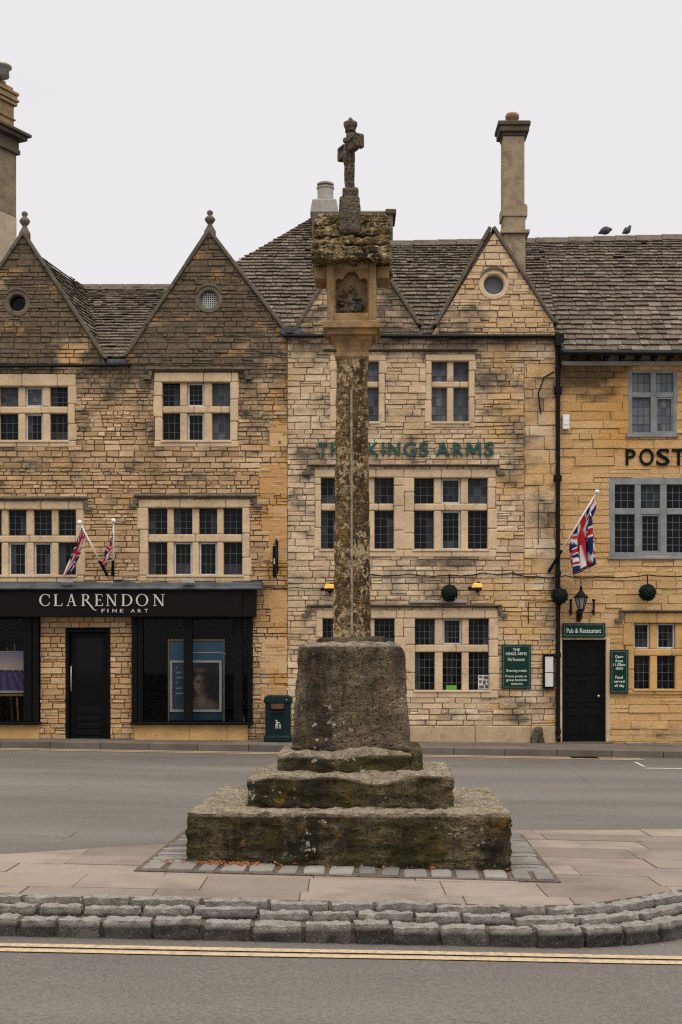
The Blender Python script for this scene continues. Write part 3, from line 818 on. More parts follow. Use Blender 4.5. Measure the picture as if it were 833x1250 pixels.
for i in range(150):
    x = rr.gauss(-.80, .15) if i % 7 else rr.uniform(-1.1, 1.2); p = RM @ Vector((x, -1.09 - abs(rr.gauss(0, .07)), 0)); z = gz(p.x, p.y) + IS + .024
    s_ = rr.uniform(.006, .018); a_ = rr.uniform(0, 6.3)
    lc.add([(p.x + s_ * math.cos(a_), p.y + s_ * math.sin(a_), z), (p.x - s_ * math.sin(a_), p.y + s_ * math.cos(a_), z + s_ * .5), (p.x - s_ * math.cos(a_), p.y - s_ * math.sin(a_), z + .002), (p.x, p.y, z + s_ * .8)], [(0, 1, 3), (1, 2, 3), (2, 0, 3)])
tag(lc.build('leaf_litter', 'crumb'), 'orange leaf crumbs gathered on the setts at the left foot of the cross', 'leaf litter', kind='stuff')
# ------------------------------------------------------------------ the market cross
MX, MY = .0826, 10.71
mc = thing('market_cross', (MX, MY, gz(MX, MY) + IS), 'tall weathered stone market cross on three steps with mossy carved head', 'market cross')
RZ = Matrix.Translation((MX, MY, 0)) @ Matrix.Rotation(yaw, 4, 'Z')
# lowest step: three big worn blocks whose joints show
S = MB(); zb, zt = .05, .52; x = -1.083
def worn(p, h):                      # worn upper edge, ragged foot
    z = p.z
    if z > h[2] * .55: p = p + Vector((0, .012 * noise.noise(Vector((p.x * 3, 1, 2))), -.022 * max(0, noise.noise(Vector((p.x * 2.1, p.y * 2.1, 4))))))
    return p
for x0, x1, sd in ((-1.083, -.262, 1), (-.26, .655, 2), (.657, 1.083, 3)):
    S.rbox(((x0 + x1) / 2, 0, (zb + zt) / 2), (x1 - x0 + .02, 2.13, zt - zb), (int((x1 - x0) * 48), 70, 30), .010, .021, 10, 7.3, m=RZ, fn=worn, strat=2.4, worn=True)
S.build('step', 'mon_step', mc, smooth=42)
S = MB()
def worn2(p, h):
    if p.z > 0:
        e = max(abs(p.x) / h[0], abs(p.y) / h[1]); k = max(0, (e - .45) / .55)
        p = p + Vector((0, 0, -.055 * k * k * (0.6 + noise.noise(Vector((p.x * 2.5, p.y * 2.5, 7)))) + .02 * noise.noise(Vector((p.x * 4, p.y * 4, 3)))))
    return p
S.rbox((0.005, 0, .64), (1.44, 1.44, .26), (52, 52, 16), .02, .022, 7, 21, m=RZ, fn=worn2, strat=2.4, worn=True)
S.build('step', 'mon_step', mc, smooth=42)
S = MB()
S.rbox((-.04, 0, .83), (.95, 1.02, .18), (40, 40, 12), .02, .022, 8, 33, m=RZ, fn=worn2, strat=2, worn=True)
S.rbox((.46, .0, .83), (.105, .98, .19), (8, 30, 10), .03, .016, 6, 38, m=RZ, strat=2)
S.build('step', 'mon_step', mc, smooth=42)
# pedestal: tapering block, upper corners cut back
S = MB()
def ped(p, h):
    t = (p.z + h[2]) / (2 * h[2]); k = 1 - .10 * t
    x, y = p.x * k, p.y * k
    if t > .12:
        lim = h[0] * k * (1.95 - .33 * min(1, (t - .12) / .6)); ex = abs(x) + abs(y) - lim
        if ex > 0: x -= math.copysign(ex / 2, x); y -= math.copysign(ex / 2, y)
    if t > .9:
        s = (t - .9) / .1; x *= 1 - .09 * s * s; y *= 1 - .09 * s * s
    if t < .06: x *= 1.02; y *= 1.02
    return Vector((x, y, p.z))
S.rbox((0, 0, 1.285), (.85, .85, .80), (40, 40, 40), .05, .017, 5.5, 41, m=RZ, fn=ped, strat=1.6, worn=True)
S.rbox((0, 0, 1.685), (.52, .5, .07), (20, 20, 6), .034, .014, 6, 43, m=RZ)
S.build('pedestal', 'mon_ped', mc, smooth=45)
# shaft with chamfered edges
S = MB()
def shaft(p, h):
    t = (p.z + h[2]) / (2 * h[2]); k = 1 - .19 * t; x, y = p.x * k, p.y * k
    ch = .82 if t > .06 else .95
    lim = h[0] * k * (1 + ch); ex = abs(x) + abs(y) - lim
    if ex > 0: x -= math.copysign(ex / 2, x); y -= math.copysign(ex / 2, y)
    return Vector((x, y, p.z))
S.rbox((0, 0, 2.765), (.276, .276, 2.15), (14, 14, 120), .012, .009, 9, 51, m=RZ, fn=shaft, strat=.8)
S.build('shaft', 'mon_shaft', mc, smooth=40)
S = MB()                                               # pale strip run down the front of shaft and pedestal
pts = [(-.002, -.117, 3.55), (.0, -.126, 2.7), (.002, -.146, 1.74)]
for (a, b, c), (d, e_, f_) in zip(pts, pts[1:]):
    w = .0075 if c > 1.75 else .005
    vs = []
    for x_, y_, z_ in ((a, b, c), (d, e_, f_)): vs += [RZ @ Vector(q) for q in ((x_ - w, y_ - .014, z_), (x_ + w, y_ - .014, z_), (x_ + w, y_ + .03, z_), (x_ - w, y_ + .03, z_))]
    S.add(vs, [(0, 1, 5, 4), (1, 2, 6, 5), (3, 0, 4, 7), (0, 3, 2, 1), (4, 5, 6, 7)])
S.build('conductor_strip', 'strip', mc)
# moulded capital
S = MB()
def ring(prof):
    """square mouldings: (half-width, z)"""
    for (h0, z0), (h1, z1) in zip(prof, prof[1:]):
        q = [RZ @ Vector((sx_ * h, sy_ * h, z)) for h, z in ((h0, z0), (h1, z1)) for sx_, sy_ in ((-1, -1), (1, -1), (1, 1), (-1, 1))]
        S.add(q, [(i, (i + 1) % 4, (i + 1) % 4 + 4, i + 4) for i in range(4)])
prof = [(.113, 3.78), (.125, 3.80), (.125, 3.826), (.110, 3.832), (.112, 3.87), (.126, 3.905), (.150, 3.93), (.150, 3.948), (.178, 3.952), (.186, 3.985), (.186, 3.99), (.209, 3.995), (.209, 4.037), (.19, 4.048), (.05, 4.05)]
ring(prof); S.build('capital', 'mon_head', mc, bevel=.006)
# carved head: corner piers round a sunk panel with a cusped arch and a seated group
S = MB(); hw = .182; z0, z1 = 4.046, 4.478
S.box(-.14, .14, -.098, .098, z0, z1, m=RZ)
for sx_ in (-1, 1):
    S.box(sx_ * .128, sx_ * hw, -.18, .18, z0, z1, m=RZ)
    S.box(sx_ * .118, sx_ * .13, -.168, .168, z0 + .06, z1 - .06, m=RZ)
S.box(-.128, .128, -.175, .175, z0, z0 + .062, m=RZ); S.box(-.128, .128, -.175, .175, z1 - .05, z1, m=RZ)
# cusped (trefoil) head to the niche
zc = z1 - .135
def arch(t): return
steps = 22; top = []
for i in range(steps + 1):
    u = -1 + 2 * i / steps; x_ = u * .12; a_ = abs(x_)
    if a_ < .058: zz = zc + .012 + math.sqrt(max(0, .058 ** 2 - a_ ** 2)) * 1.05
    else: zz = zc - .005 + math.sqrt(max(0, .032 ** 2 - (a_ - .088) ** 2)) * .8
    top.append((x_, zz))
for (xa, za), (xb, zb_) in zip(top, top[1:]):
    S.prism([(xa, za), (xb, zb_), (xb, z1 - .045), (xa, z1 - .045)], -.166, -.097, m=RZ)
S.build('carved_head', 'mon_head', mc, bevel=.004)
S = MB()
zc0 = z0 + .062
def blob(x_, y_, z_, rx, ry, rz_, rot=0): S.ball(RZ @ Vector((x_, y_ + .012, z_)), (rx, ry * 1.35, rz_), 12, .45, 4, m=Matrix.Rotation(rot, 4, 'Y'))
blob(0, -.135, zc0 + .05, .075, .03, .06); blob(0, -.137, zc0 + .115, .045, .03, .055); blob(0, -.143, zc0 + .185, .021, .024, .027)
blob(-.01, -.152, zc0 + .085, .085, .022, .022, .22); blob(-.085, -.15, zc0 + .105, .02, .02, .022); blob(.06, -.15, zc0 + .05, .022, .02, .05, .2)
blob(.075, -.145, zc0 + .08, .018, .016, .045, -.3); blob(-.05, -.148, zc0 + .03, .05, .02, .02, -.15); blob(.02, -.15, zc0 + .025, .055, .018, .018, .2)
blob(-.03, -.15, zc0 + .068, .075, .018, .012, .12); blob(.03, -.152, zc0 + .108, .06, .018, .012, .18); blob(.0, -.15, zc0 + .042, .07, .016, .010, -.1); blob(-.07, -.145, zc0 + .15, .016, .016, .03, .4)
S.build('carved_group', 'mon_cross', mc, smooth=True)
# cornice blocks beneath the cap, at the sides
S = MB()
for sx_ in (-1, 1): S.box(sx_ * .184, sx_ * .277, -.13, .16, 4.375, 4.462, m=RZ)
S.box(-.18, .18, -.176, .176, 4.479, 4.484, m=RZ)
S.build('side_cornice', 'mon_head', mc, bevel=.008)
# saddleback cap of heavy mossy slates
S = MB(); lay = [(.285, .292, 4.47, 4.535), (.280, .232, 4.528, 4.60), (.276, .178, 4.60, 4.675), (.272, .130, 4.672, 4.745), (.268, .088, 4.742, 4.80), (.264, .05, 4.80, 4.85)]
for i, (hx, hy, za, zb_) in enumerate(lay):
    for sy_ in (-1, 1):
        x = -hx
        while x < hx - .01:
            w = R.uniform(.2, .36); e_ = min(hx, x + w); e_ = hx if hx - e_ < .07 else e_
            S.rbox((0, sy_ * hy * .55, 0), (e_ - x + .02, hy * .95 + R.uniform(-.02, .03), (zb_ - za) * .80), (22, 16, 8), .014, .024, 8, R.uniform(0, 90), strat=2.2, m=RZ @ Matrix.Translation(((x + e_) / 2, 0, (za + zb_) / 2 + R.uniform(-.006, .006))) @ Matrix.Rotation(R.uniform(-.04, .04), 4, 'Y')); x = e_
S.rbox((.0, 0, 4.855), (.52, .09, .05), (30, 8, 6), .02, .012, 9, 3, m=RZ)
S.build('mossy_cap', 'mon_moss', mc, smooth=True)
# crucifix on its own little pedestal
S = MB(); cx_ = -.014
S.rbox((cx_, 0, 4.83), (.15, .38, .28), (12, 24, 20), .025, .008, 9, 61, m=RZ)
S.rbox((cx_, -.0, 5.0), (.118, .12, .15), (10, 10, 12), .02, .008, 10, 62, m=RZ)
def taper(p, h): k = 1 - .12 * (p.z + h[2]) / (2 * h[2]); return Vector((p.x * k, p.y * k, p.z))
S.rbox((cx_ + .002, 0, 5.31), (.066, .07, .50), (10, 10, 34), .02, .006, 12, 63, m=RZ, fn=taper)
AM = RZ @ Matrix.Translation((cx_ + .002, 0, 5.383)) @ Matrix.Rotation(math.radians(-66), 4, 'Z')
S.rbox((0, 0, 0), (.32, .065, .085), (26, 8, 10), .015, .005, 12, 64, m=AM)
for sx_ in (-1, 1): S.rbox((sx_ * .155, 0, 0), (.05, .075, .105), (8, 8, 10), .012, .004, 12, 65, m=AM)
S.lathe([(.042, 5.50), (.038, 5.515), (.044, 5.53), (.052, 5.55), (.052, 5.572), (.03, 5.58), (.014, 5.60), (.006, 5.61)], *(RZ @ Vector((cx_ + .002, 0, 0))).xy, 8)
# the worn figure on its street side
FM = AM @ Matrix.Rotation(0, 4, 'Z')
for p, r_ in (((-.0, -.042, -.06), (.024, .016, .09)), ((0, -.045, .05), (.018, .016, .022)), ((-.0, -.038, -.2), (.018, .012, .10)), ((-.08, -.036, .03), (.07, .010, .011)), ((.08, -.036, .03), (.07, .010, .011))):
    S.ball(FM @ Vector(p), r_, 10, .12, 3, m=FM.to_3x3().to_4x4())
S.build('crucifix', 'mon_cross', mc, smooth=True)
# ------------------------------------------------------------------ buildings
def letterbox(p, h): return
ZB = -.25                                    # walls run down below the pavement
def smooth(a, b, t): t = max(0, min(1, (t - a) / (b - a))); return t * t * (3 - 2 * t)

# ---------- the gallery (left)
gal = thing('stone_building', (X(150), FD, .14), 'two gabled rubble stone house with black shopfront and ball finials, left of the cross', 'building')
H1 = []
third = [(198.4, 219.7), (228.7, 249.1), (258.9, 281.2)]
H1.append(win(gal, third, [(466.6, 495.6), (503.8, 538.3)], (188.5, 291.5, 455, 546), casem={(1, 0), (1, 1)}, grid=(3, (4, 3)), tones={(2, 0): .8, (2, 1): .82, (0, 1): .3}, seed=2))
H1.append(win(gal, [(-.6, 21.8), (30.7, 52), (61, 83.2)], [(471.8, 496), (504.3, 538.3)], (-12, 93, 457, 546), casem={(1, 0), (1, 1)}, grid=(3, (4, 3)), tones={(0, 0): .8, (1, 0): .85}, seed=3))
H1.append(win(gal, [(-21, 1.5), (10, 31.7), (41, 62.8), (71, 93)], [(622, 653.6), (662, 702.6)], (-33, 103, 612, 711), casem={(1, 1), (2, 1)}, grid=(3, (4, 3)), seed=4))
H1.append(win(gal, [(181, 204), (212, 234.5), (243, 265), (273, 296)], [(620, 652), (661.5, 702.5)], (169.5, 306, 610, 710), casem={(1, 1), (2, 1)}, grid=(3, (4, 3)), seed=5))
hood(gal, 182, 303, 448.5, 453.5, 6); hood(gal, -40, 108, 605, 611.5, 8, ends=(0, 1)); hood(gal, 164, 314, 602, 608.5, 7)
h, rA = round_window(gal, 21.5, 370, 10, tone=.3, ringmat='hood'); H1.append(h)
h, rB = round_window(gal, 255.5, 365.5, 10.5, grid=True, tone=.3, ringmat='hood'); H1.append(h)
G1 = [(-72, 437), (29, 288), (126, 437)]; G2 = [(156, 434), (255.5, 285), (346, 403)]
gp = lambda q: [(X(a), Z(b)) for a, b in q]
XL = -9.2
body = [(XL, ZB), (X(351), ZB), (X(351), Z(403)), (X(346), Z(403)), (X(346), Z(447)), (XL, Z(447))]
polys = [[(XL, ZB), (X(351), ZB), (X(351), Z(447)), (XL, Z(447))],
         [(X(-78), Z(447)), (X(132), Z(447)), (X(126), Z(437)), (X(29), Z(288)), (X(-72), Z(437))],
         [(X(150), Z(447)), (X(351), Z(447)), (X(351), Z(409)), (X(255.5), Z(285)), (X(156), Z(434))]]
shop_holes = [(X(-30), X(49.5), Z(882.5), Z(751)), (X(161.5), X(308.5), Z(882.5), Z(751)), (X(80.5), X(135), ZB, Z(766.5)), (XL, X(313), Z(752), Z(719))]
def at_gal(x, z, rr):
    px = x / FD * F + CX; py = HY - (z - EYE) / FD * F
    n1 = fbm(x * .7, z * .7, 3); n2 = fbm(x * 1.6, z * 1.6, 9)
    st = .60 * (1 - smooth(425, 590, py + 40 * n2)) + .34 * (1 - smooth(440, 520, py)) + .18 * (1 - smooth(560, 720, py)) + .42 * n1
    st -= .45 * smooth(.12, .5, fbm(x * 1.1 + 7, z * 1.1, 2)) * (1 if py < 450 else .5)
    if py > 720: st -= .12
    oc = 0
    if px > 316 and py > 455:
        if px > 338 + 14 * noise.noise(Vector((z * 2.1, 4, 1))): oc = .9 if noise.noise(Vector((x * 2, z * 2.3, 5))) > -.25 else .2
        elif n2 > .12: oc = .7
        st -= .12
    if py < 450 and n2 > .16: oc = .75; st -= .3
    if 49 < px < 162 and py > 750: oc = .5 if rr.random() < .35 else .1; st -= .1
    if 128 < px < 156 and py < 520: oc = max(oc, .35 * rr.random()); 
    st += .5 * smooth(.15, .5, fbm(x * 1.9 + 3, z * 2.4, 22)) * (1 if py < 620 else .4)
    st += .32 * smooth(.12, .5, fbm(x * 3.2, z * .45, 61))
    if (rr.random() < .05): st += .25
    return oc, st
w = MB(); stonewall(w, polys, H1 + shop_holes, FD, (.06, .125), (.09, .34), .016, at_gal, 11)
for q in (G1, G2): w.prism(gp(q), FD + .2, FD + .28, (.5, 0, 0, .8))
wall1 = w.build('wall', 'wall_gallery', gal)
# quoins of larger ochre ashlar at the party line, let into the rubble
z = Z(875); rr = random.Random(4); flip = 0
while z < Z(520):
    h = rr.uniform(.20, .36); wd = rr.uniform(.30, .55)
    qn = MB()
    if not rr.random() < .22: qn.box(X(351) - wd, X(351) - .004, FD - .026, FD + .02, z, z + h - .006, (rr.random(), 0, rr.uniform(.25, .75), rr.uniform(-.05, .3))); qn.build('quoin_block', 'wall_gallery', gal, bevel=.01)
    z += h
bw = MB(); bw.box(XL, X(351), FD + 3.2, FD + 3.6, ZB, Z(447)); bw.box(XL - .3, XL, FD, FD + 3.6, ZB, Z(447)); bw.build('back_wall', 'hood', gal)
for q in (G1, G2): coping(gal, [(q[0][0] - 3, q[0][1] + 3), (q[0][0] + 2, q[0][1] - 2), q[1]] if q is G2 else [q[0], q[1]]); coping(gal, [q[1], q[2], (q[2][0] + 5, q[2][1] + 2)])
finial(gal, 29, 287, 256); finial(gal, 256, 284, 254.5)
# roofs
z7 = Z(437); ry = FD + 2.4; rz1 = Z(351, ry)
sl = MB()
slates(sl, [(XL, FD, z7), (-1.2, FD, z7), (-1.2, ry, rz1), (XL, ry, rz1)], (.14, .09), seed=2)
slates(sl, [(X(48, 27.05), 27.05, Z(313, 27.05)), (X(127, 27.05), 27.05, z7), (X(102, ry), ry + .0, rz1 + .01)], (.14, .09), seed=3)
sl.add([(XL, ry, rz1), (-1.2, ry, rz1), (-1.2, FD + 5, z7), (XL, FD + 5, z7)], [(0, 1, 2, 3)])
for q in (G1, G2):
    (xa, za), (xb, zb_), (xc, zc_) = gp(q); e_ = FD + 3.0
    sl.add([(xa, FD + .3, za), (xb, FD + .3, zb_ - .05), (xb, e_, zb_ - .3), (xa, e_, za)], [(0, 1, 2, 3)], (.3, 0, 0, 0))
    sl.add([(xc, FD + .3, zc_), (xb, FD + .3, zb_ - .05), (xb, e_ , zb_ - .3), (xc, e_, zc_)], [(0, 1, 2, 3)], (.3, 0, 0, 0))
sl.build('roof', 'slate', gal)
rd = MB(); x = XL
while x < -1.6:
    e_ = x + R.uniform(.4, .55); rd.prism([(0, 0), (.13, -.10), (.0, .06), (-.13, -.10)], x, e_ - .006, m=Matrix.Translation((0, ry, rz1 + .02)) @ Matrix.Rotation(math.pi / 2, 4, 'Z') @ Matrix.Diagonal((1, -1, 1, 1))); x = e_
rd.build('ridge_stone', 'coping', gal, bevel=.015)
gt = MB(); gt.tube([(XL, FD - .09, Z(449)), (X(90), FD - .09, Z(447.5)), (X(161), FD - .09, Z(446.5))], .033, 8)
for px in (30, 64, 124, 158): gt.box(X(px) - .012, X(px) + .012, FD - .10, FD + .01, Z(449), Z(446))
gt.build('gutter', 'iron', gal)
hp = MB(); hp.box(X(131), X(154), FD - .06, FD + .2, Z(444), Z(439)); hp.box(X(134), X(140), FD - .1, FD - .06, Z(447), Z(441)); hp.build('lead_outlet', 'leadsheet', gal, bevel=.008)
hp = MB(); hp.box(X(343), X(368), FD - .07, FD + .3, Z(409), Z(402)); hp.box(X(350), X(358), FD - .12, FD - .07, Z(408), Z(401)); hp.build('lead_outlet', 'leadsheet', gal, bevel=.008)
# shopfront: bays with black frames, clear glass, stall risers
yb0 = FD - .10
def shopbay(x0, x1, posts, riser, glass):
    f = MB(); zt, zs = Z(752.5), Z(881)
    for a, b in posts: f.box(X(a), X(b), yb0 - .06, yb0 + .07, zs, zt)
    f.box(X(x0), X(x1), yb0 - .03, yb0 + .07, zt - .06, zt + .02)
    f.box(X(x0) - .03, X(x1) + .03, yb0 - .11, FD + .1, zs - .05, zs)
    o = f.build('shop_window', 'black', gal, bevel=.01)
    g_ = MB()
    for a, b in glass: g_.add([(X(a), yb0 + .02, zs), (X(b), yb0 + .02, zs), (X(b), yb0 + .02, zt), (X(a), yb0 + .02, zt)], [(0, 1, 2, 3)])
    g_.build('glass', 'clear', o)
    s = MB(); a = X(riser[0])
    while a < X(riser[1]) - .01:
        b = min(X(riser[1]), a + R.uniform(.6, 1.1)); s.box(a, b - .004, FD - .10 - R.uniform(0, .006), FD + .1, ZB, zs - .052); a = b
    s.build('stall_riser', 'dressed_ochre', gal, bevel=.008)
    i_ = MB(); xa, xb, ya, yb_ = X(x0) + .02, X(x1) - .02, yb0 + .08, FD + 2.0; zt2 = zt + .1
    i_.add([(xa, ya, zs), (xb, ya, zs), (xb, yb_, zs), (xa, yb_, zs), (xa, ya, zt2), (xb, ya, zt2), (xb, yb_, zt2), (xa, yb_, zt2)], [(0, 1, 2, 3), (7, 6, 5, 4), (3, 2, 6, 7), (0, 3, 7, 4), (2, 1, 5, 6)])
    i_.build('shop_interior', 'interior', gal)
shopbay(-60, 49, [(-60, -50), (31, 41), (42, 48.6)], (-60, 49), [(-50, 31)])
shopbay(162.5, 308, [(162.5, 169), (169.6, 176), (225.5, 236), (286, 297), (303, 308)], (165, 303.5), [(176, 225.5), (236, 286), (297, 303)])
# door
d = MB(); yd = FD + .10; za, zb_ = .14, Z(768)
d.box(X(80.5), X(84.5), FD - .01, yd + .1, za, zb_); d.box(X(131), X(135), FD - .01, yd + .1, za, zb_); d.box(X(84.5), X(131), FD - .01, yd + .1, zb_ - .06, zb_)
d.box(X(85), X(91), yd, yd + .05, za + .01, zb_ - .065); d.box(X(125), X(130.5), yd, yd + .05, za + .01, zb_ - .065)
d.box(X(91), X(125), yd, yd + .05, zb_ - .16, zb_ - .065); d.box(X(91), X(125), yd, yd + .05, za + .01, za + .62)
for k in range(4): d.box(X(92.5), X(123.5), yd - .012, yd + .01, za + .08 + k * .13, za + .17 + k * .13)
door = d.build('door', 'black', gal, bevel=.008)
g_ = MB(); g_.add([(X(91), yd + .02, za + .62), (X(125), yd + .02, za + .62), (X(125), yd + .02, zb_ - .16), (X(91), yd + .02, zb_ - .16)], [(0, 1, 2, 3)], (.2, 0, 0, 0)); g_.build('glass', 'glass', door)
hd = MB(); hd.tube([(X(86.6), yd - .01, Z(844)), (X(86.6), yd - .07, Z(843)), (X(86.6), yd - .07, Z(814)), (X(86.6), yd - .01, Z(813))], .014, 8); hd.build('handle', 'steel', door, smooth=True)
st_ = MB(); st_.box(X(79), X(136), FD - .22, FD + .2, ZB, .145); st_.build('doorstep', 'plinth', gal, bevel=.012)

# chimney stack at the far left, turned on the diagonal (belongs to the gallery)
ch = MB(); CM = Matrix.Translation((X(-24, 28.6), 28.6, 0)) @ Matrix.Rotation(math.radians(62), 4, 'Z')
zz = lambda p: Z(p, 28.3)
def sq(h, a, b, **k): ch.box(-h, h, -h, h, a, b, m=CM, **k)
sq(.50, zz(256), zz(172))
chim = ch.build('chimney', 'stack_brown', gal, bevel=.01)
ch = MB(); sq(.505, 7.6, zz(256)); ch.build('chimney_foot', 'rubble_pale', chim, bevel=.01)
ch = MB(); sq(.56, zz(178), zz(172)); sq(.54, zz(172), zz(160)); sq(.66, zz(160), zz(155)); sq(.72, zz(155), zz(151)); ch.build('chimney_cap', 'stack_dark', chim, bevel=.015)
ch = MB(); sq(.47, zz(151), zz(118)); sq(.50, zz(136), zz(134)); sq(.52, zz(118), zz(114)); sq(.545, zz(113), zz(109.5)); sq(.52, zz(109), zz(105.5)); sq(.545, zz(105), zz(101)); sq(.46, zz(101), zz(95)); sq(.36, zz(95), zz(88)); ch.build('chimney_crown', 'crown', chim, bevel=.02)
ch = MB(); ch.lathe([(.17, zz(90)), (.16, zz(80)), (.22, zz(79)), (.22, zz(77)), (.02, zz(76))], X(-1, 28.3), 28.45, 14); ch.build('chimney_pot', 'stack_pale', chim, smooth=True)

# ---------- the pub (centre)
pub = thing('stone_building', (X(515), FD, .12), 'pale rubble stone pub with two gables and a slate roof, behind the cross', 'building')
H2 = []
H2.append(win(pub, [(527, 546), (554, 572.4)], [(441, 465.5), (472.6, 515.7)], (519.6, 580, 433, 522), grid=(3, (3, 4)), tones={(0, 0): .84, (1, 0): .8, (0, 1): .86, (1, 1): .84}, seed=6))  # pale tones here and in the next window paint the reflected sky
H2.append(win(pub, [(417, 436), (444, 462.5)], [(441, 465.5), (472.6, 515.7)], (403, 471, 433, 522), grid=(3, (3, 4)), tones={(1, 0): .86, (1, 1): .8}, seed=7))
c3 = [(392, 415), (424.5, 448.5), (457.4, 481)]
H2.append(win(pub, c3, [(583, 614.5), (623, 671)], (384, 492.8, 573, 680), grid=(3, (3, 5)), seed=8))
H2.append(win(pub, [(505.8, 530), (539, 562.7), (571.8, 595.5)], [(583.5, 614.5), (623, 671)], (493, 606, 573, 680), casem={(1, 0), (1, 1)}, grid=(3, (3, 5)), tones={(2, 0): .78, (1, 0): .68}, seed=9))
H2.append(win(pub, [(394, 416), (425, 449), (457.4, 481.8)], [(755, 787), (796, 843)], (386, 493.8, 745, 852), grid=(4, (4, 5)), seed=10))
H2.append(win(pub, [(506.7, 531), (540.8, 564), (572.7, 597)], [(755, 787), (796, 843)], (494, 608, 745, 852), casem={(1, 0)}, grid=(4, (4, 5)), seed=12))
hood(pub, 395, 583, 425.5, 429, None); hood(pub, 375, 610, 566, 570, 6); hood(pub, 375, 613, 737, 741, 8)
h, rC = round_window(pub, 603, 347.5, 12.3, tone=.9); H2.append(h)
GA = [(362, 404), (436, 283), (509, 396)]; GB = [(534, 397), (600.5, 279), (675, 394)]
XP = X(678.5)
polys = [[(X(351), ZB), (XP, ZB), (XP, Z(410)), (X(351), Z(410))],
         [(X(356), Z(410)), (X(517), Z(410)), (X(509), Z(396)), (X(436), Z(283)), (X(362), Z(400))],
         [(X(526), Z(410)), (X(678), Z(410)), (X(675.5), Z(394)), (X(600.5), Z(279)), (X(534), Z(397))]]
def at_pub(x, z, rr):
    px = x / FD * F + CX; py = HY - (z - EYE) / FD * F
    n1 = fbm(x * .8, z * .8, 13); n2 = fbm(x * 1.5, z * 1.5, 19)
    st = .20 + .40 * n1
    if py < 412: st += (.34 if px < 525 else .02)
    if px > 600 and py < 412: st -= .2
    st += .45 * math.exp(-((py - 420) / 13.0) ** 2) * (1 if px < 640 else .4)
    st += .25 * math.exp(-((py - 560) / 9.0) ** 2) * (.5 + n2)
    if px > 640: st += .55 * math.exp(-(((px - 672) / 14.0) ** 2 + ((py - 478) / 34.0) ** 2))
    st += .32 * math.exp(-((px - 662) / 3.5) ** 2) * smooth(480, 540, py) * (1 - smooth(640, 700, py))
    if 640 < px < 680 and py > 835: st += .1 * n2
    oc = .85 * smooth(.0, .32, n2 + .10) * (1 if px > 600 else .15)
    if py < 412 and px > 530: oc = .25
    if 600 < px and 440 < py < 520 and rr.random() < .35: oc = .8
    st += .42 * smooth(.15, .5, fbm(x * 1.9 + 3, z * 2.4, 52))
    st += .36 * smooth(.12, .5, fbm(x * 3.2, z * .45, 66))
    if rr.random() < .03: st += .2
    return oc, st
w = MB(); stonewall(w, polys, H2 + [(X(500), XP, ZB, Z(885.5)), (X(640), XP, Z(700), Z(440))], FD, (.075, .14), (.12, .42), .013, at_pub, 21)
stonewall(w, [[(X(640), Z(700)), (XP, Z(700)), (XP, Z(440)), (X(640), Z(440))]], [], FD, (.16, .28), (.28, .6), .010, at_pub, 23, proud=.02)
for q in (GA, GB): w.prism(gp(q), FD + .2, FD + .28, (.5, 0, 0, .3))
w.build('wall', 'wall_pub', pub)
pl = MB(); a = X(500)
while a < XP - .01:
    b = min(XP, a + R.uniform(.9, 1.5)); b = XP if XP - b < .3 else b
    pl.prism([(a, ZB), (b - .003, ZB), (b - .003, Z(886)), (a, Z(886))], FD - .06, FD + .1); a = b
pl.build('plinth', 'plinth', pub, bevel=.02)
bw = MB(); bw.box(X(351), XP, FD + 4.8, FD + 5.1, ZB, Z(410)); bw.build('back_wall', 'hood', pub)
for q in (GA, GB): coping(pub, [(q[0][0] - 5, q[0][1] + 1), q[0], q[1]], t=.065); coping(pub, [q[1], q[2], (q[2][0] + 6, q[2][1] + 1.5)], t=.065)
TAN = 1.1; Z0 = 7.72
RP = lambda x, t: (x, FD + t, Z0 + TAN * t)
sl = MB()
slates(sl, [RP(-2.3, 0), RP(.97, 0), RP(.97, 2.93), RP(-.54, 2.93), RP(-2.05, 1.775), RP(-2.3, 1.59)], (.155, .08), seed=5)
slates(sl, [RP(.97, -.05), RP(4.1, -.05), RP(4.1, 2.28), RP(.97, 2.20)], (.155, .085), seed=6)
sl.add([RP(.97, 2.20), RP(4.1, 2.28), (4.1, FD + 5.2, Z0), (.97, FD + 5.2, Z0)], [(0, 1, 2, 3)])
sl.add([RP(.97, 2.93), RP(-.54, 2.93), (-.54, FD + 6, Z0), (.97, FD + 6, Z0)], [(0, 1, 2, 3)])
sl.add([RP(-.54, 2.93), RP(-2.05, 1.775), RP(-2.3, 1.59), (-3.2, FD + 5, Z0 + .4), (-.54, FD + 6, Z0)], [(0, 1, 2, 3, 4)])
sl.add([RP(.965, 2.0), RP(.965, 2.93), (.965, FD + 5.8, Z0 + .2), (.965, FD + 5, Z0)], [(0, 1, 2, 3)])
for q in (GA, GB):
    (xa, za), (xb, zb_), (xc, zc_) = gp(q); e_ = FD + 1.6
    sl.add([(xa, FD + .3, za), (xb, FD + .3, zb_ - .05), (xb, e_, zb_ - .1), (xa, e_, za)], [(0, 1, 2, 3)], (.3, 0, 0, 0))
    sl.add([(xc, FD + .3, zc_), (xb, FD + .3, zb_ - .05), (xb, e_, zb_ - .1), (xc, e_, zc_)], [(0, 1, 2, 3)], (.3, 0, 0, 0))
sl.build('roof', 'slate', pub)
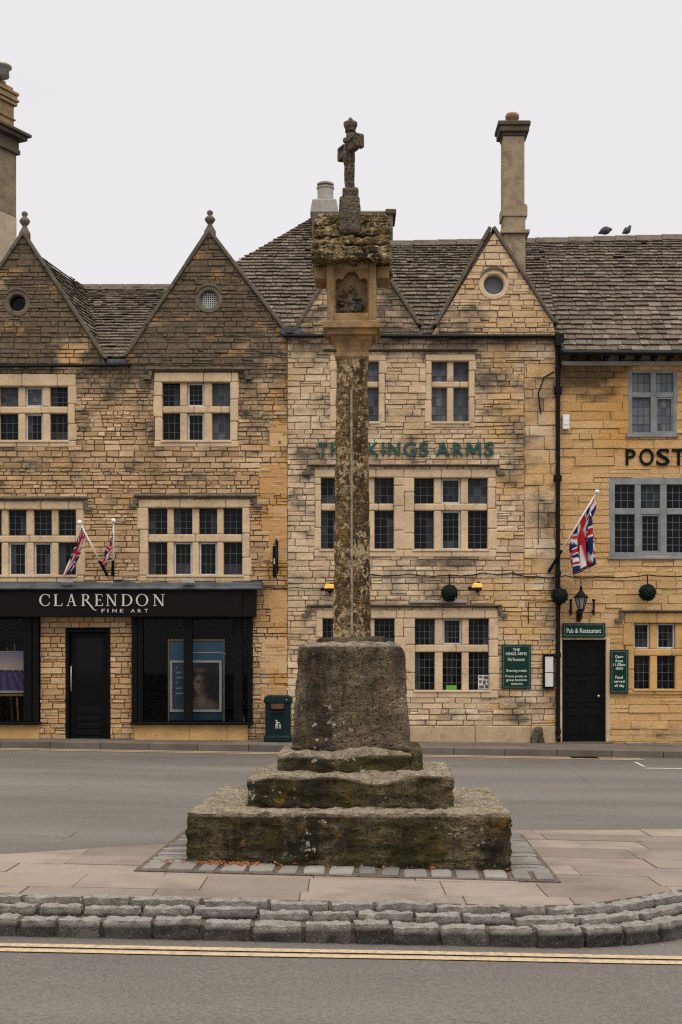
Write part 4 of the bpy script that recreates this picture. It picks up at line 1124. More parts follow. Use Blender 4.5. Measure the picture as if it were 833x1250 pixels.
def ridge(parent, x0, x1, t0, t1):
    rd = MB(); x = x0
    while x < x1 - .05:
        e_ = min(x1, x + R.uniform(.4, .55)); k = (x - x0) / (x1 - x0); t = t0 + (t1 - t0) * k
        rd.prism([(-.13, -.10), (.13, -.10), (0, .05)], x, e_ - .006, m=Matrix.Translation((0, FD + t, Z0 + TAN * t + .02)) @ Matrix(((0, 1, 0, 0), (1, 0, 0, 0), (0, 0, 1, 0), (0, 0, 0, 1)))); x = e_
    rd.build('ridge_stone', 'coping', parent, bevel=.015)
ridge(pub, .97, 4.1, 2.20, 2.28)
gt = MB(); gt.tube([(X(346), FD - .10, Z(411.5)), (X(520), FD - .10, Z(412)), (X(684), FD - .10, Z(412))], .038, 8); gt.build('gutter', 'iron', pub)
dp = MB(); yp = FD - .075; xp = X(680.8)
dp.box(X(676.5), X(687), FD - .18, FD - .01, Z(424), Z(410)); dp.tube([(xp, yp, Z(424)), (xp, yp, .16)], .040, 10)
for py in (450, 478, 585, 700, 800, 893): dp.lathe([(.052, Z(py) - .05), (.056, Z(py)), (.052, Z(py) + .05)], xp, yp, 10)
dp.box(xp - .075, xp + .075, FD - .04, FD - .005, Z(588), Z(580)); dp.box(xp - .075, xp + .075, FD - .04, FD - .005, Z(482), Z(472))
dp.tube([(xp, yp, .20), (xp, yp - .05, .14)], .045, 10); dp.build('downpipe', 'iron', pub, smooth=False)
# chimneys
def stack(px0, px1, D, spec, mat='stack'):
    c = MB()
    for a, b, y0, y1, dpt in spec: c.box(X(a, D), X(b, D), D - dpt / 2, D + dpt / 2, Z(y1, D), Z(y0, D))
    return c
D = 28.0
c = stack(0, 0, D, [(613.4, 639.6, 290, 366, .5), (613.4, 639.6, 269, 285.5, .5), (613.2, 638.7, 171, 254, .46)]); cr_ = c.build('chimney', 'stack', pub, bevel=.012)
c = stack(0, 0, D, [(609.5, 644.5, 285.5, 290, .62), (611.5, 642, 256, 269, .54), (612.5, 641, 254, 256, .52)]); c.build('chimney_string', 'stack', cr_, bevel=.01)
c = stack(0, 0, D, [(612, 640.5, 167, 171, .52), (608, 644, 160, 167, .62), (606, 645.5, 154.5, 160, .68)]); c.build('chimney_cap', 'stack_dark', cr_, bevel=.02)
c = MB(); c.lathe([(.125, Z(156, D)), (.115, Z(146, D)), (.135, Z(145, D)), (.135, Z(141.5, D)), (.118, Z(139.5, D)), (.08, Z(139.3, D))], X(625.5, D), D, 18); c.build('chimney_pot', 'terracotta', cr_, smooth=True)
D = 29.7
c = stack(0, 0, D, [(381, 479, 267, 325, .8)]); cl_ = c.build('chimney', 'hood', pub, bevel=.02)
c = stack(0, 0, D, [(470, 483, 263, 269, .9)]); c.build('chimney_string', 'stack_dark', cl_, bevel=.02)
c = MB(); c.prism([(X(379, D), Z(267, D)), (X(414, D), Z(267, D)), (X(411, D), Z(250, D)), (X(382, D), Z(250, D))], D - .4, D + .4); c.prism([(X(420, D), Z(267, D)), (X(477, D), Z(267, D)), (X(474, D), Z(264, D)), (X(424, D), Z(264, D))], D - .4, D + .4); c.build('chimney_cap', 'stack_pale', cl_, bevel=.03)
c = MB(); c.lathe([(.165, Z(250, D)), (.165, Z(231, D)), (.185, Z(230.5, D)), (.185, Z(229, D)), (.03, Z(228.5, D))], X(397.5, D), D, 18)
c.lathe([(.10, Z(229, D)), (.10, Z(226, D))], X(397.5, D), D, 10); c.lathe([(.175, Z(226.2, D)), (.175, Z(224.5, D)), (.10, Z(222.3, D)), (.01, Z(221.8, D))], X(397.5, D), D, 18); c.build('chimney_cowl', 'stack_pale', cl_, smooth=False)

# ---------- the post house (right)
post = thing('stone_building', (X(760), FD + .05, .08), 'ochre ashlar house with grey timber windows and rafter eaves, right of the black drainpipe', 'building')
YR = FD + .05; H3 = []
XR = 9.2
H3.append(win(post, [(774, 794), (803, 825), (834, 855)], [(760.7, 792), (800.5, 841.5)], (762, 867, 748, 848), y=YR, casem={(0, 0), (1, 0), (2, 0)}, grid=(3, (3, 4)), frame='dressed_ochre', seed=13, tones={(1, 1): .3}))
hood(post, 756, 875, 744, 747.5, 8, y=YR, ends=(1, 0))
def timber(x0, x1, y0, y1, cols, rows, case, grid, tone, seed):
    """grey timber window set back in the wall"""
    f = MB(); a, b, zt, zb = X(x0, YR), X(x1, YR), Z(y0, YR), Z(y1, YR); ya, yb = YR - .012, YR + .12
    xs = [(X(p, YR), X(q, YR)) for p, q in cols]; zs_ = [(Z(q, YR), Z(p, YR)) for p, q in rows]
    f.box(a, xs[0][0], ya, yb, zb, zt); f.box(xs[-1][1], b, ya, yb, zb, zt); f.box(xs[0][0], xs[-1][1], ya, yb, zs_[0][1], zt); f.box(xs[0][0], xs[-1][1], ya, yb, zb, zs_[-1][0])
    for (p, q), (r_, s_) in zip(xs, xs[1:]): f.box(q, r_, ya + .004, yb, zs_[-1][0], zs_[0][1])
    for (p, q), (r_, s_) in zip(zs_, zs_[1:]):
        for m_, n_ in xs: f.box(m_, n_, ya + .008, yb - .004, s_, p)
    w_ = f.build('window', 'greywood', post, bevel=.008)
    s = MB(); s.box(a - .03, b + .03, YR - .05, YR + .05, zb - .045, zb - .001); s.build('sill', 'greywood', w_, bevel=.006)
    rr = random.Random(seed)
    for ci, (p, q) in enumerate(xs):
        for ri, (m_, n_) in enumerate(zs_):
            yy = YR + .06; p2, q2, m2, n2 = p, q, m_, n_; g_ = MB(); le = MB()
            if (ci, ri) in case:
                cf = MB(); t = .03
                cf.box(p + .002, p + t, yy - .05, yy, m_ + .002, n_ - .002); cf.box(q - t, q - .002, yy - .05, yy, m_ + .002, n_ - .002); cf.box(p + t, q - t, yy - .05, yy, m_ + .002, m_ + t); cf.box(p + t, q - t, yy - .05, yy, n_ - t, n_ - .002)
                cf.build('casement_frame', 'greywood', w_, bevel=.004); p2, q2, m2, n2 = p + t, q - t, m_ + t, n_ - t
            gx, gy = grid[0], grid[1][ri]
            for i in range(gx):
                for j in range(gy):
                    x_0, x_1 = p2 + (q2 - p2) * i / gx, p2 + (q2 - p2) * (i + 1) / gx; z_0, z_1 = m2 + (n2 - m2) * j / gy, m2 + (n2 - m2) * (j + 1) / gy
                    dy = [rr.uniform(-.004, .004) for _ in range(4)]; tn = max(0, min(1, tone(ci, ri) + rr.uniform(-.05, .05)))
                    g_.add([(x_0, yy + dy[0], z_0), (x_1, yy + dy[1], z_0), (x_1, yy + dy[2], z_1), (x_0, yy + dy[3], z_1)], [(0, 1, 2, 3)], (tn, 0, 0, 0))
            for i in range(gx + 1): x_ = p2 + (q2 - p2) * i / gx; le.box(max(p2, x_ - .006), min(q2, x_ + .006), yy - .012, yy + .002, m2, n2)
            for j in range(gy + 1): z_ = m2 + (n2 - m2) * j / gy; le.box(p2, q2, yy - .0105, yy + .0005, max(m2, z_ - .006), min(n2, z_ + .006))
            g_.build('pane', 'glass', w_); le.build('lead_lattice', 'lead', w_)
    return (a + .008, b - .008, zb + .008, zt - .008)
H3.append(timber(743.8, 908, 583, 680, [(750.8, 775), (782.5, 806), (814, 838), (845.5, 869), (877, 901)], [(591.5, 620.4), (628, 674.4)], {(1, 1)}, (3, (3, 5)), lambda c_, r_: .72 if (c_, r_) == (1, 0) else .4, 1))
H3.append(timber(766.7, 826.5, 452, 531, [(772, 794.5), (801, 822)], [(455.5, 479), (485, 528)], {(1, 1)}, (3, (2, 4)), lambda c_, r_: .93 if r_ == 0 else .88, 2))
H3.append((X(685.5, YR), X(740.5, YR), ZB, Z(780, YR)))
def at_post(x, z, rr):
    px = x / FD * F + CX; py = HY - (z - EYE) / FD * F
    n1 = fbm(x * .8, z * .8, 33); n2 = fbm(x * 1.7, z * 1.7, 39)
    st = .04 + .30 * n1 + 1.25 * (1 - smooth(440, 515, py + 30 * n2)) * (1 - .6 * smooth(750, 770, px)) + .30 * smooth(868, 900, py) * smooth(745, 770, px)
    st += .25 * math.exp(-((px - 692) / 7.0) ** 2) * smooth(690, 720, py) * (1 - smooth(745, 775, py))
    oc = .22 + .5 * n2 + (.25 if py < 520 else 0)
    if 745 < px < 768 and 445 < py < 545: oc = .95
    if 690 < py < 790: oc -= .2
    return max(0, min(1, oc)), st
w = MB(); stonewall(w, [[(XP + .006, ZB), (XR, ZB), (XR, Z(430)), (XP + .006, Z(430))]], H3, YR, (.10, .18), (.25, .62), .008, at_post, 31, proud=.010, round_=.004)
w.build('wall', 'wall_post', post)
bw = MB(); bw.box(XP, XR, FD + 4.8, FD + 5.1, ZB, Z(430)); bw.box(XR, XR + .3, YR, FD + 5.1, ZB, Z(430)); bw.build('back_wall', 'hood', post)
sl = MB(); slates(sl, [RP(4.105, -.30), RP(XR + .2, -.30), RP(XR + .2, 2.45), RP(4.105, 2.28)], (.18, .09), (.09, .28), seed=9)
sl.add([RP(4.105, 2.28), RP(XR + .2, 2.45), (XR + .2, FD + 5.4, Z0), (4.105, FD + 5.2, Z0)], [(0, 1, 2, 3)]); sl.build('roof', 'slate', post)
ridge(post, 4.1, XR + .2, 2.28, 2.45)
ra = MB(); x = X(700)
while x < XR: ra.box(x - .035, x + .035, FD - .27, YR + .02, Z(440.5), Z(432)); x += .30
for i in range(0): pass
ra.build('rafter_end', 'black', post, bevel=.004)
gt = MB(); gt.tube([(X(684), FD - .36, Z(430, 26.6)), (XR, FD - .36, Z(431, 26.6))], .048, 8); gt.tube([(X(688, 26.7), FD - .36, Z(430, 26.6)), (X(684), FD - .12, Z(420))], .04, 8); gt.build('gutter', 'iron', post)
wp = MB(); wp.box(X(686), XR, YR - .07, YR + .05, Z(446), Z(441)); wp.box(X(686), XR, YR - .01, YR + .1, Z(441), Z(428)); wp.build('wall_plate', 'stack_pale', post, bevel=.006)
# front door of planks and panels, in a stone frame
d = MB(); yd = YR + .09; xa, xb, za, zb_ = X(686.5, YR), X(740, YR), .10, Z(781, YR)
d.box(xa, xb, yd, yd + .06, za, zb_)
def rim(a, b, c_, e_):
    t = .022; d.box(a, b, yd - .014, yd + .01, c_, c_ + t); d.box(a, b, yd - .014, yd + .01, e_ - t, e_); d.box(a, a + t, yd - .014, yd + .01, c_ + t, e_ - t); d.box(b - t, b, yd - .014, yd + .01, c_ + t, e_ - t)
xm = (xa + xb) / 2
for a, b in ((xa + .09, xm - .03), (xm + .03, xb - .09)):
    rim(a, b, za + .14, za + .52); rim(a, b, za + .66, za + .78); rim(a, b, za + .92, za + 1.30); rim(a, b, za + 1.42, zb_ - .12)
pd = d.build('door', 'black', post, bevel=.005)
k_ = MB(); k_.ball((X(732), yd - .04, Z(850)), .032, 12); k_.tube([(X(732), yd, Z(850)), (X(732), yd - .03, Z(850))], .012, 8); k_.build('knob', 'brass', pd, smooth=True)
k_ = MB(); k_.ball((X(733.5), yd - .014, Z(815)), .022, 10); k_.ball((X(734), yd - .012, Z(864)), .022, 10); k_.build('lock_plate', 'iron', pd, smooth=True)
k_ = MB(); k_.box(xm - .12, xm + .12, yd - .02, yd, Z(831), Z(828)); k_.build('letter_slot', 'iron', pd, bevel=.004)
fr = MB(); fr.box(xa - .05, xa - .002, YR - .025, yd + .06, za, zb_ + .04); fr.box(xb + .002, xb + .075, YR - .025, yd + .06, za, zb_ + .04); fr.box(xa - .002, xb + .002, YR - .022, yd + .06, zb_ + .002, zb_ + .045); fr.build('door_frame', 'dressed', post, bevel=.01)
ds = MB(); ds.box(xa - .1, xb + .1, YR - .26, yd + .05, ZB, za + .002); ds.build('doorstep', 'stack_dark', post, bevel=.012)
# ------------------------------------------------------------------ signs and lettering
fs = thing('shop_sign', (X(150), FD - .2, Z(752)), 'long black fascia board with pale raised CLARENDON lettering above the gallery windows', 'sign')
b = MB(); yb1 = FD - .30
b.box(XL, X(297.5), yb1, FD - .02, Z(751), Z(721)); b.box(X(298), X(313), yb1 + .01, FD - .02, Z(751), Z(721))
b.build('board', 'fascia', fs, bevel=.006)
b = MB(); b.box(XL, X(314), yb1 - .035, FD - .02, Z(753.5), Z(751.2)); b.box(XL, X(313.5), yb1 - .03, yb1, Z(722.5), Z(719.5)); b.build('moulding', 'fascia', fs, bevel=.006)
b = MB()
x = XL
while x < X(322) - .05:
    e_ = min(X(322), x + R.uniform(1.3, 1.8)); dz = R.uniform(-.006, .006); n_ = 10
    vs = []
    for i in range(n_ + 1):
        xx = x + (e_ - x) * i / n_; w_ = .010 * noise.noise(Vector((xx * 3, 1, 1)))
        vs += [(xx, yb1 - .07 + w_, Z(719.5) - .02 + w_), (xx, yb1 - .065, Z(718.5) + w_), (xx, yb1 + .05, Z(714.5) + w_ + dz), (xx, FD - .03, Z(711) + w_ + dz), (xx, FD - .005, Z(707.5) + dz)]
    b.add(vs, [(i * 5 + j, (i + 1) * 5 + j, (i + 1) * 5 + j + 1, i * 5 + j + 1) for i in range(n_) for j in range(4)]); x = e_ - .02
o = b.build('lead_flashing', 'leadsheet', fs, smooth=True); sm = o.modifiers.new('thick', 'SOLIDIFY'); sm.thickness = .012
# roman capitals drawn with thick and thin strokes
def glyph(ch):
    """polygons in a box 1 high"""
    T, t, s = .125, .05, .045; P = []
    def stem(x, w=T, a=0, b_=1): P.append([(x, a), (x + w, a), (x + w, b_), (x, b_)])
    def serif(x, w, y, up): P.append([(x, y), (x + w, y), (x + w, y + s), (x, y + s)] if up else [(x, y - s), (x + w, y - s), (x + w, y), (x, y)])
    def diag(x0, y0, x1, y1, w): P.append([(x0, y0), (x0 + w, y0), (x1 + w, y1), (x1, y1)])
    def arc(cx, cy, rx, ry, a0, a1, tv, th, n=22):
        for i in range(n):
            q = []
            for a_ in (a0 + (a1 - a0) * i / n, a0 + (a1 - a0) * (i + 1) / n):
                c_, d_ = math.cos(math.radians(a_)), math.sin(math.radians(a_)); q.append(((cx + rx * c_, cy + ry * d_), (cx + (rx - tv) * c_, cy + (ry - th) * d_)))
            P.append([q[0][0], q[1][0], q[1][1], q[0][1]])
    if ch == 'C':
        arc(.45, .5, .45, .52, 48, 312, T, t); P.append([(.72, .66), (.77, .66), (.78, 1.0), (.74, .92)]); P.append([(.74, .10), (.80, .30), (.76, .32), (.70, .14)]); w = .80
    elif ch == 'L':
        stem(.08); serif(0, .28, 0, 1); serif(0, .28, 1, 0); P.append([(.2, 0), (.6, 0), (.6, t), (.2, t)]); P.append([(.54, .0), (.6, 0), (.64, .24), (.60, .24)]); w = .64
    elif ch == 'A':
        diag(.10, 0, .40, 1.02, t); diag(.66, 0, .36, 1.02, T); P.append([(.22, .34), (.62, .34), (.62, .39), (.22, .39)]); serif(.0, .25, 0, 1); serif(.56, .32, 0, 1); w = .88
    elif ch == 'R':
        stem(.08); serif(0, .28, 0, 1); serif(0, .2, 1, 0); arc(.32, .74, .30, .26, -90, 90, T, t); P.append([(.1, .95), (.34, .95), (.34, 1), (.1, 1)]); P.append([(.1, .48), (.34, .48), (.34, .53), (.1, .53)])
        P.append([(.30, .50), (.44, .50), (1.02, -.28), (.92, -.30)]); P.append([(.92, -.30), (1.02, -.28), (1.22, -.38), (1.10, -.40)]); w = .70
    elif ch == 'E':
        stem(.08); serif(0, .2, 0, 1); serif(0, .2, 1, 0)
        for y_, l_ in ((0, .60), (.48, .46), (1 - t, .56)): P.append([(.15, y_), (l_, y_), (l_, y_ + t), (.15, y_ + t)])
        P.append([(.54, 0), (.60, 0), (.64, .24), (.60, .24)]); P.append([(.52, 1), (.57, 1), (.59, .78), (.56, .78)]); P.append([(.42, .40), (.46, .40), (.46, .60), (.42, .60)]); w = .64
    elif ch == 'N':
        stem(.11, .055); stem(.70, .055, 0); diag(.66, 0, .06, 1, .14); serif(.02, .24, 0, 1); serif(0, .2, 1, 0); serif(.60, .26, 1, 0); w = .86
    elif ch == 'D':
        stem(.08); serif(0, .2, 0, 1); serif(0, .2, 1, 0); arc(.34, .5, .46, .5, -90, 90, T, t); P.append([(.1, .95), (.35, .95), (.35, 1), (.1, 1)]); P.append([(.1, 0), (.35, 0), (.35, t), (.1, t)]); w = .80
    elif ch == 'O': arc(.46, .5, .46, .52, 0, 360, T, t, 40); w = .92
    return P, w
for ch, a, c_ in zip('CLARENDON', (48.5, 66, 81.5, 99.8, 116.2, 129.8, 148.5, 166.3, 187), (61.5, 76.8, 94, 110.5, 126.2, 143.2, 162, 181.3, 201.3)):
    P, w_ = glyph(ch); L = MB(); x0, x1, zb_, zt = X(a, yb1), X(c_, yb1), 0, 0
    x0, x1 = X(a, 26.7), X(c_, 26.7); zb_, zt = Z(739.7, 26.7), Z(725.4, 26.7)
    for i, q in enumerate(P): L.prism([(x0 + u / w_ * (x1 - x0), zb_ + v * (zt - zb_)) for u, v in q], yb1 - .022 - .0003 * (i % 7), yb1 + .002 )
    L.build('letter', 'silver', fs)
for ch, a, c_ in zip('FINEART', (124.3, 131.5, 137.5, 146.8, 160, 168.6, 176.8), (128.3, 132.6, 142.6, 150.8, 165, 172.6, 181)):
    L = MB(); put_text(L, ch, X(a, 26.7), X(c_, 26.7), Z(747.6, 26.7), Z(743.4, 26.7), yb1 + .001, .012); L.build('letter', 'silver', fs)

def letters(name, items, z0, z1, y, mat, lab, depth, bold):
    t = thing(name, (items[0][1], y, z0), lab, 'sign')
    for ch, a, c_ in items:
        L = MB(); dz = (.012 if ch in 'SGO' else 0)
        if ch == 'M':
            w_ = .048; xm_ = (a + c_) / 2; dx = .035
            for i, q in enumerate(([(a, z0), (a + w_, z0), (a + w_ + dx * .4, z1), (a + dx * .4, z1)], [(c_ - w_, z0), (c_, z0), (c_ - dx * .4, z1), (c_ - w_ - dx * .4, z1)], [(a + .03, z1), (a + .085, z1), (xm_ + .02, z0 + .07), (xm_ - .025, z0 + .03)], [(c_ - .085, z1), (c_ - .03, z1), (xm_ + .025, z0 + .03), (xm_ - .02, z0 + .07)])): L.prism(q, y - depth - .0006 * i, y)
        else: put_text(L, ch, a, c_, z0 - dz, z1 + dz, y, depth, bold)
        L.build('letter', mat, t)
    return t
f27 = lambda l: [(c_, X(a, 26.95), X(b_, 26.95)) for c_, a, b_ in l]
letters('pub_name', f27([('T', 389, 400), ('H', 404, 417), ('E', 421.5, 430), ('K', 449, 463), ('I', 466.5, 469.6), ('N', 474, 489), ('G', 492.3, 508.3), ('S', 512, 523.5), ('A', 532, 549.5), ('R', 553.5, 566), ('M', 569, 588), ('S', 591.5, 603.5)]),
        Z(556.3, 26.95), Z(540, 26.95), FD - .025, 'greenletter', 'dark green raised letters THE KINGS ARMS fixed to the pub wall', .04, .022)
letters('post_name', f27([('P', 765, 777), ('O', 781.5, 799.5), ('S', 802.5, 819), ('T', 821.5, 838)]), Z(567, 26.95), Z(547.5, 26.95), YR - .010, 'black', 'black plain letters POST on the ochre wall over the wide grey window', .03, .012)

def board(name, x0, x1, y0, y1, y, lab, lines, rim_='green', cat='sign', thick=.035):
    a, b_, zt, zb_ = X(x0, y), X(x1, y), Z(y0, y), Z(y1, y)
    t = thing(name, ((a + b_) / 2, y, zb_), lab, cat)
    q = MB(); q.box(a, b_, y - thick, y, zb_, zt); q.build('board', 'green', t, bevel=.006)
    q = MB(); e_ = .03; w_ = .006; yy = y - thick - .002
    q.box(a + e_, b_ - e_, yy, yy + .004, zb_ + e_, zb_ + e_ + w_); q.box(a + e_, b_ - e_, yy, yy + .004, zt - e_ - w_, zt - e_); q.box(a + e_, a + e_ + w_, yy, yy + .004, zb_ + e_ + w_, zt - e_ - w_); q.box(b_ - e_ - w_, b_ - e_, yy, yy + .004, zb_ + e_ + w_, zt - e_ - w_)
    q.build('border_line', rim_, t)
    q = MB()
    for s, xa, xb, ya, yb_, bo in lines: put_text(q, s, X(xa, y), X(xb, y), Z(yb_, y), Z(ya, y), y - thick + .001, .006, bo)
    q.build('lettering', 'signtext', t); return t
M['rimline'] = plain('thin pale line', (.16, .21, .18), .5, .3)
board('pub_sign', 612.7, 648.2, 786.8, 840.8, FD - .03, 'upright green board with pale lettering about private parties, between the pub window and menu case',
      [('THE', 626, 634.5, 791.4, 795, .006), ('KINGS ARMS', 617.5, 643, 796.3, 799.8, .006), ('Pub Restaurant', 620, 640.5, 803, 806.8, .004), ('Evening meals', 618.3, 642.7, 817, 821, .004), ('Private parties or', 617, 643.5, 824, 827.6, .004), ('group functions', 618, 643, 828.4, 832.3, .004), ('welcome', 623.5, 638, 833, 836, .004)], 'rimline')
board('door_sign', 686.6, 739, 760.7, 778.2, YR - .03, 'wide green board reading Pub & Restaurant directly above the black pub door', [('Pub & Restaurant', 691.5, 733.5, 767, 772.8, .004)], 'rimline')
board('hours_sign', 744.7, 767, 793.2, 846.5, YR - .04, 'narrow green board of opening hours right beside the black pub door',
      [('Open', 750.5, 760.5, 800, 804, .01), ('from', 751, 760, 805, 808.6, .01), ('11.00am', 748.5, 763, 809.6, 813, .01), ('daily', 751.5, 760.5, 814, 818.4, .01), ('Food', 751, 760, 825, 828.6, .01), ('served', 749.5, 762, 830, 833.4, .01), ('all day', 750, 762, 835, 839.5, .01)], 'rimline')
# menu case
mcase = thing('menu_case', (X(669), FD - .03, Z(840)), 'small black wall case holding a white menu beside the drainpipe', 'menu case')
q = MB(); y = FD - .02; a, b_, zt, zb_ = X(662.3), X(676.2), Z(799), Z(840.5)
q.box(a, b_, y - .05, y, zb_, zt); q.box(a, a + .03, y - .07, y - .05, zb_, zt); q.box(b_ - .018, b_, y - .07, y - .05, zb_, zt); q.box(a + .03, b_ - .018, y - .07, y - .05, zb_, zb_ + .03); q.box(a + .03, b_ - .018, y - .07, y - .05, zt - .03, zt); q.build('case', 'black', mcase, bevel=.004)
for za, zc in ((801.5, 820.5), (821.5, 838)):
    q = MB(); q.box(X(665), X(675), y - .056, y - .052, Z(zc), Z(za)); q.build('menu_sheet', 'paper', mcase)
# hanging sign seen edge-on
hs = thing('projecting_sign', (X(337), FD, Z(706)), 'narrow dark sign projecting edge-on from the ochre quoins under an iron bracket', 'sign')
q = MB(); q.box(X(334.5), X(338.5), FD - .50, FD - .08, Z(706), Z(669)); q.build('board', 'black', hs, bevel=.01)
q = MB(); q.tube([(X(338), FD, Z(657)), (X(337), FD - .5, Z(667))], .012, 6); q.tube([(X(338.5), FD, Z(666)), (X(337), FD - .52, Z(667.5))], .012, 6); q.box(X(337), X(340), FD - .03, FD, Z(700), Z(655)); q.build('bracket', 'iron', hs)
q = MB(); q.prism([(X(336), Z(691)), (X(337), Z(691)), (X(337), Z(684)), (X(336), Z(684))], FD - .506, FD - .50); q.build('emblem', 'silver', hs)

# ------------------------------------------------------------------ flags
RED, BLU, WHT = (.38, .013, .025), (.012, .02, .085), (.62, .60, .58)
def jack(u, v):
    """union flag, u along the fly, v up the hoist, proportion 2:1"""
    x, y = (u - .5) * 2, (v - .5)
    if abs(x) < .1 or abs(y) < .1: return RED
    if abs(x) < .167 or abs(y) < .167: return WHT
    for sgn in (1, -1):
        d = (x * .5 - sgn * y) / math.hypot(.5, 1); s = 1 if x * sgn * (1 if sgn > 0 else -1) > 0 else -1
        if abs(d) < .10:
            o_ = d * (1 if x > 0 else -1)
            return RED if 0 < o_ * 1 < .066 else WHT
    return BLU
def flag(lab, base, tip, A, B, A2, B2, seed, folds, amp, kneck=True):
    """all points are world positions: pole base and tip; cloth corners A (top of hoist), B (foot of hoist), A2, B2 (fly)"""
    t = thing('flag', base, lab, 'flag', None)
    base, tip = Vector(base), Vector(tip); d = (tip - base).normalized()
    q = MB(); q.tube([base, base + (tip - base) * .28], .028, 10); q.box(base.x - .05, base.x + .05, FD - .012, FD, base.z - .10, base.z + .06); q.build('pole_socket', 'iron', t)
    q = MB(); q.tube([base, tip], .016, 10); pole = q.build('pole', 'white', t, smooth=True)
    q = MB(); q.ball(tip + d * .02, .045, 12); q.build('finial', 'white', pole, smooth=True)
    q = MB(); A, B, A2, B2 = map(Vector, (A, B, A2, B2)); nu, nv = 64, 44; vs, cs = [], []
    e1 = (A2 - A).normalized(); e2 = (B - A).normalized(); nrm = e1.cross(e2).normalized(); lat = (B2 - A2).normalized()
    for i in range(nu + 1):
        for j in range(nv + 1):
            u, v = i / nu, j / nv
            p = (A * (1 - u) + A2 * u) * (1 - v) + (B * (1 - u) + B2 * u) * v
            k = min(1, u * 3.0) * (.55 + .45 * u)
            ph = folds * 2 * math.pi * v + 1.4 * math.sin(u * 3 + seed)
            ph += 6 * u
            p = p + nrm * amp * k * math.sin(ph) + lat * amp * 1.1 * k * math.sin(2 * ph + .6) + nrm * .02 * noise.noise(Vector((u * 4, v * 4, seed)))
            vs.append(p); cs.append((*jack(u, 1 - v), 1))
    q.add(vs, [(i * (nv + 1) + j, (i + 1) * (nv + 1) + j, (i + 1) * (nv + 1) + j + 1, i * (nv + 1) + j + 1) for i in range(nu) for j in range(nv)], cs)
    o = q.build('cloth', 'cloth', t, smooth=True); s = o.modifiers.new('thick', 'SOLIDIFY'); s.thickness = .003; return t
def W(px, py, D): return (X(px, D), D, Z(py, D))
flag('large union flag on a white pole leaning from the wall by the black drainpipe', W(670, 698, FD - .03), W(728.5, 601.5, FD - .75), W(726.5, 606, FD - .72), W(696, 658, FD - .32), W(721.5, 690, FD - .60), W(702, 700, FD - .40), 1, 2.6, .11)
flag('small union flag on the outward leaning left pole of the gallery pair', W(131, 702, FD - .04), W(98, 639, FD - .55), W(99, 642, FD - .53), W(105, 656, FD - .42), W(80.5, 702, FD - .52), W(88, 697, FD - .44), 3, 1.8, .045)
flag('small union flag wrapped close on the upright right pole of the gallery pair', W(138, 702, FD - .04), W(138.8, 637, FD - .5), W(139, 645, FD - .44), W(138.4, 664, FD - .3), W(126, 689, FD - .38), W(130, 692, FD - .3), 5, 1.6, .03)

# ------------------------------------------------------------------ wall fittings
def hangball(px, py, D, r, lab, top):
    t = thing('hanging_ball', W(px, py + r, D), lab, 'topiary ball', 'dark foliage balls hung along the pub front')
    c = Vector(W(px, py, D)); rr_ = r * D / F; q = MB(); q.ball(c, rr_ * .93, 22, .08, 5)
    rg = random.Random(px)
    for i in range(900):
        d = Vector((rg.gauss(0, 1), rg.gauss(0, 1), rg.gauss(0, 1))).normalized(); p = c + d * rr_ * rg.uniform(.9, 1.07); a1 = d.orthogonal().normalized(); a1 = Matrix.Rotation(rg.uniform(0, 6.3), 3, d) @ a1; a2 = d.cross(a1); s = .02
        q.add([p - a1 * s, p + a2 * s * .6 + d * .008, p + a1 * s + d * .01, p - a2 * s * .6 + d * .004], [(0, 1, 2, 3)])
    q.build('foliage', 'ballgreen', t)
    q = MB(); q.tube([c + Vector((0, 0, rr_ * .9)), (c.x, c.y, Z(top, D)), (c.x, FD - .01, Z(top - .8, D))], .012, 6); q.build('hanger', 'iron', t)
hangball(549, 724, 26.8, 9.8, 'dark foliage ball hung over the ground floor pub window', 703)
hangball(683.5, 727.5, 26.8, 9.6, 'dark foliage ball hung against the black drainpipe', 704)
hangball(790.6, 723.3, 26.8, 9.9, 'dark foliage ball hung below the wide grey window', 702)
def spot(px, py, lab):
    t = thing('wall_lamp', (X(px), FD, Z(py + 6)), lab, 'wall lamp'); D = FD - .16
    q = MB(); q.box(X(px - 5, D), X(px + 6, D), D - .08, D + .07, Z(py + 5, D), Z(py + 1.5, D)); q.box(X(px - 1), X(px + 3), D + .05, FD, Z(py + 7), Z(py + 2)); q.ball(W(px - 8, py + 2.2, D), (.045, .04, .035), 10); q.build('housing', 'iron', t, bevel=.008)
    q = MB(); q.prism([(X(px - 6, D), Z(py + 1.4, D)), (X(px + 7.5, D), Z(py + 1.4, D)), (X(px + 6, D), Z(py - 3.5, D)), (X(px - 4, D), Z(py - 4.5, D))], D - .07, D + .06); q.build('lens', 'amber', t, bevel=.012)
    q = MB(); q.box(X(px + 1, D), X(px + 4, D), D - .02, D + .02, Z(py - 6, D), Z(py - 4, D)); q.build('sensor', 'iron', t)
spot(582, 716, 'lit amber wall lamp above the ground floor pub window beside a foliage ball'); spot(402, 717, 'lit amber wall lamp beside the cross shaft at the pub left edge')
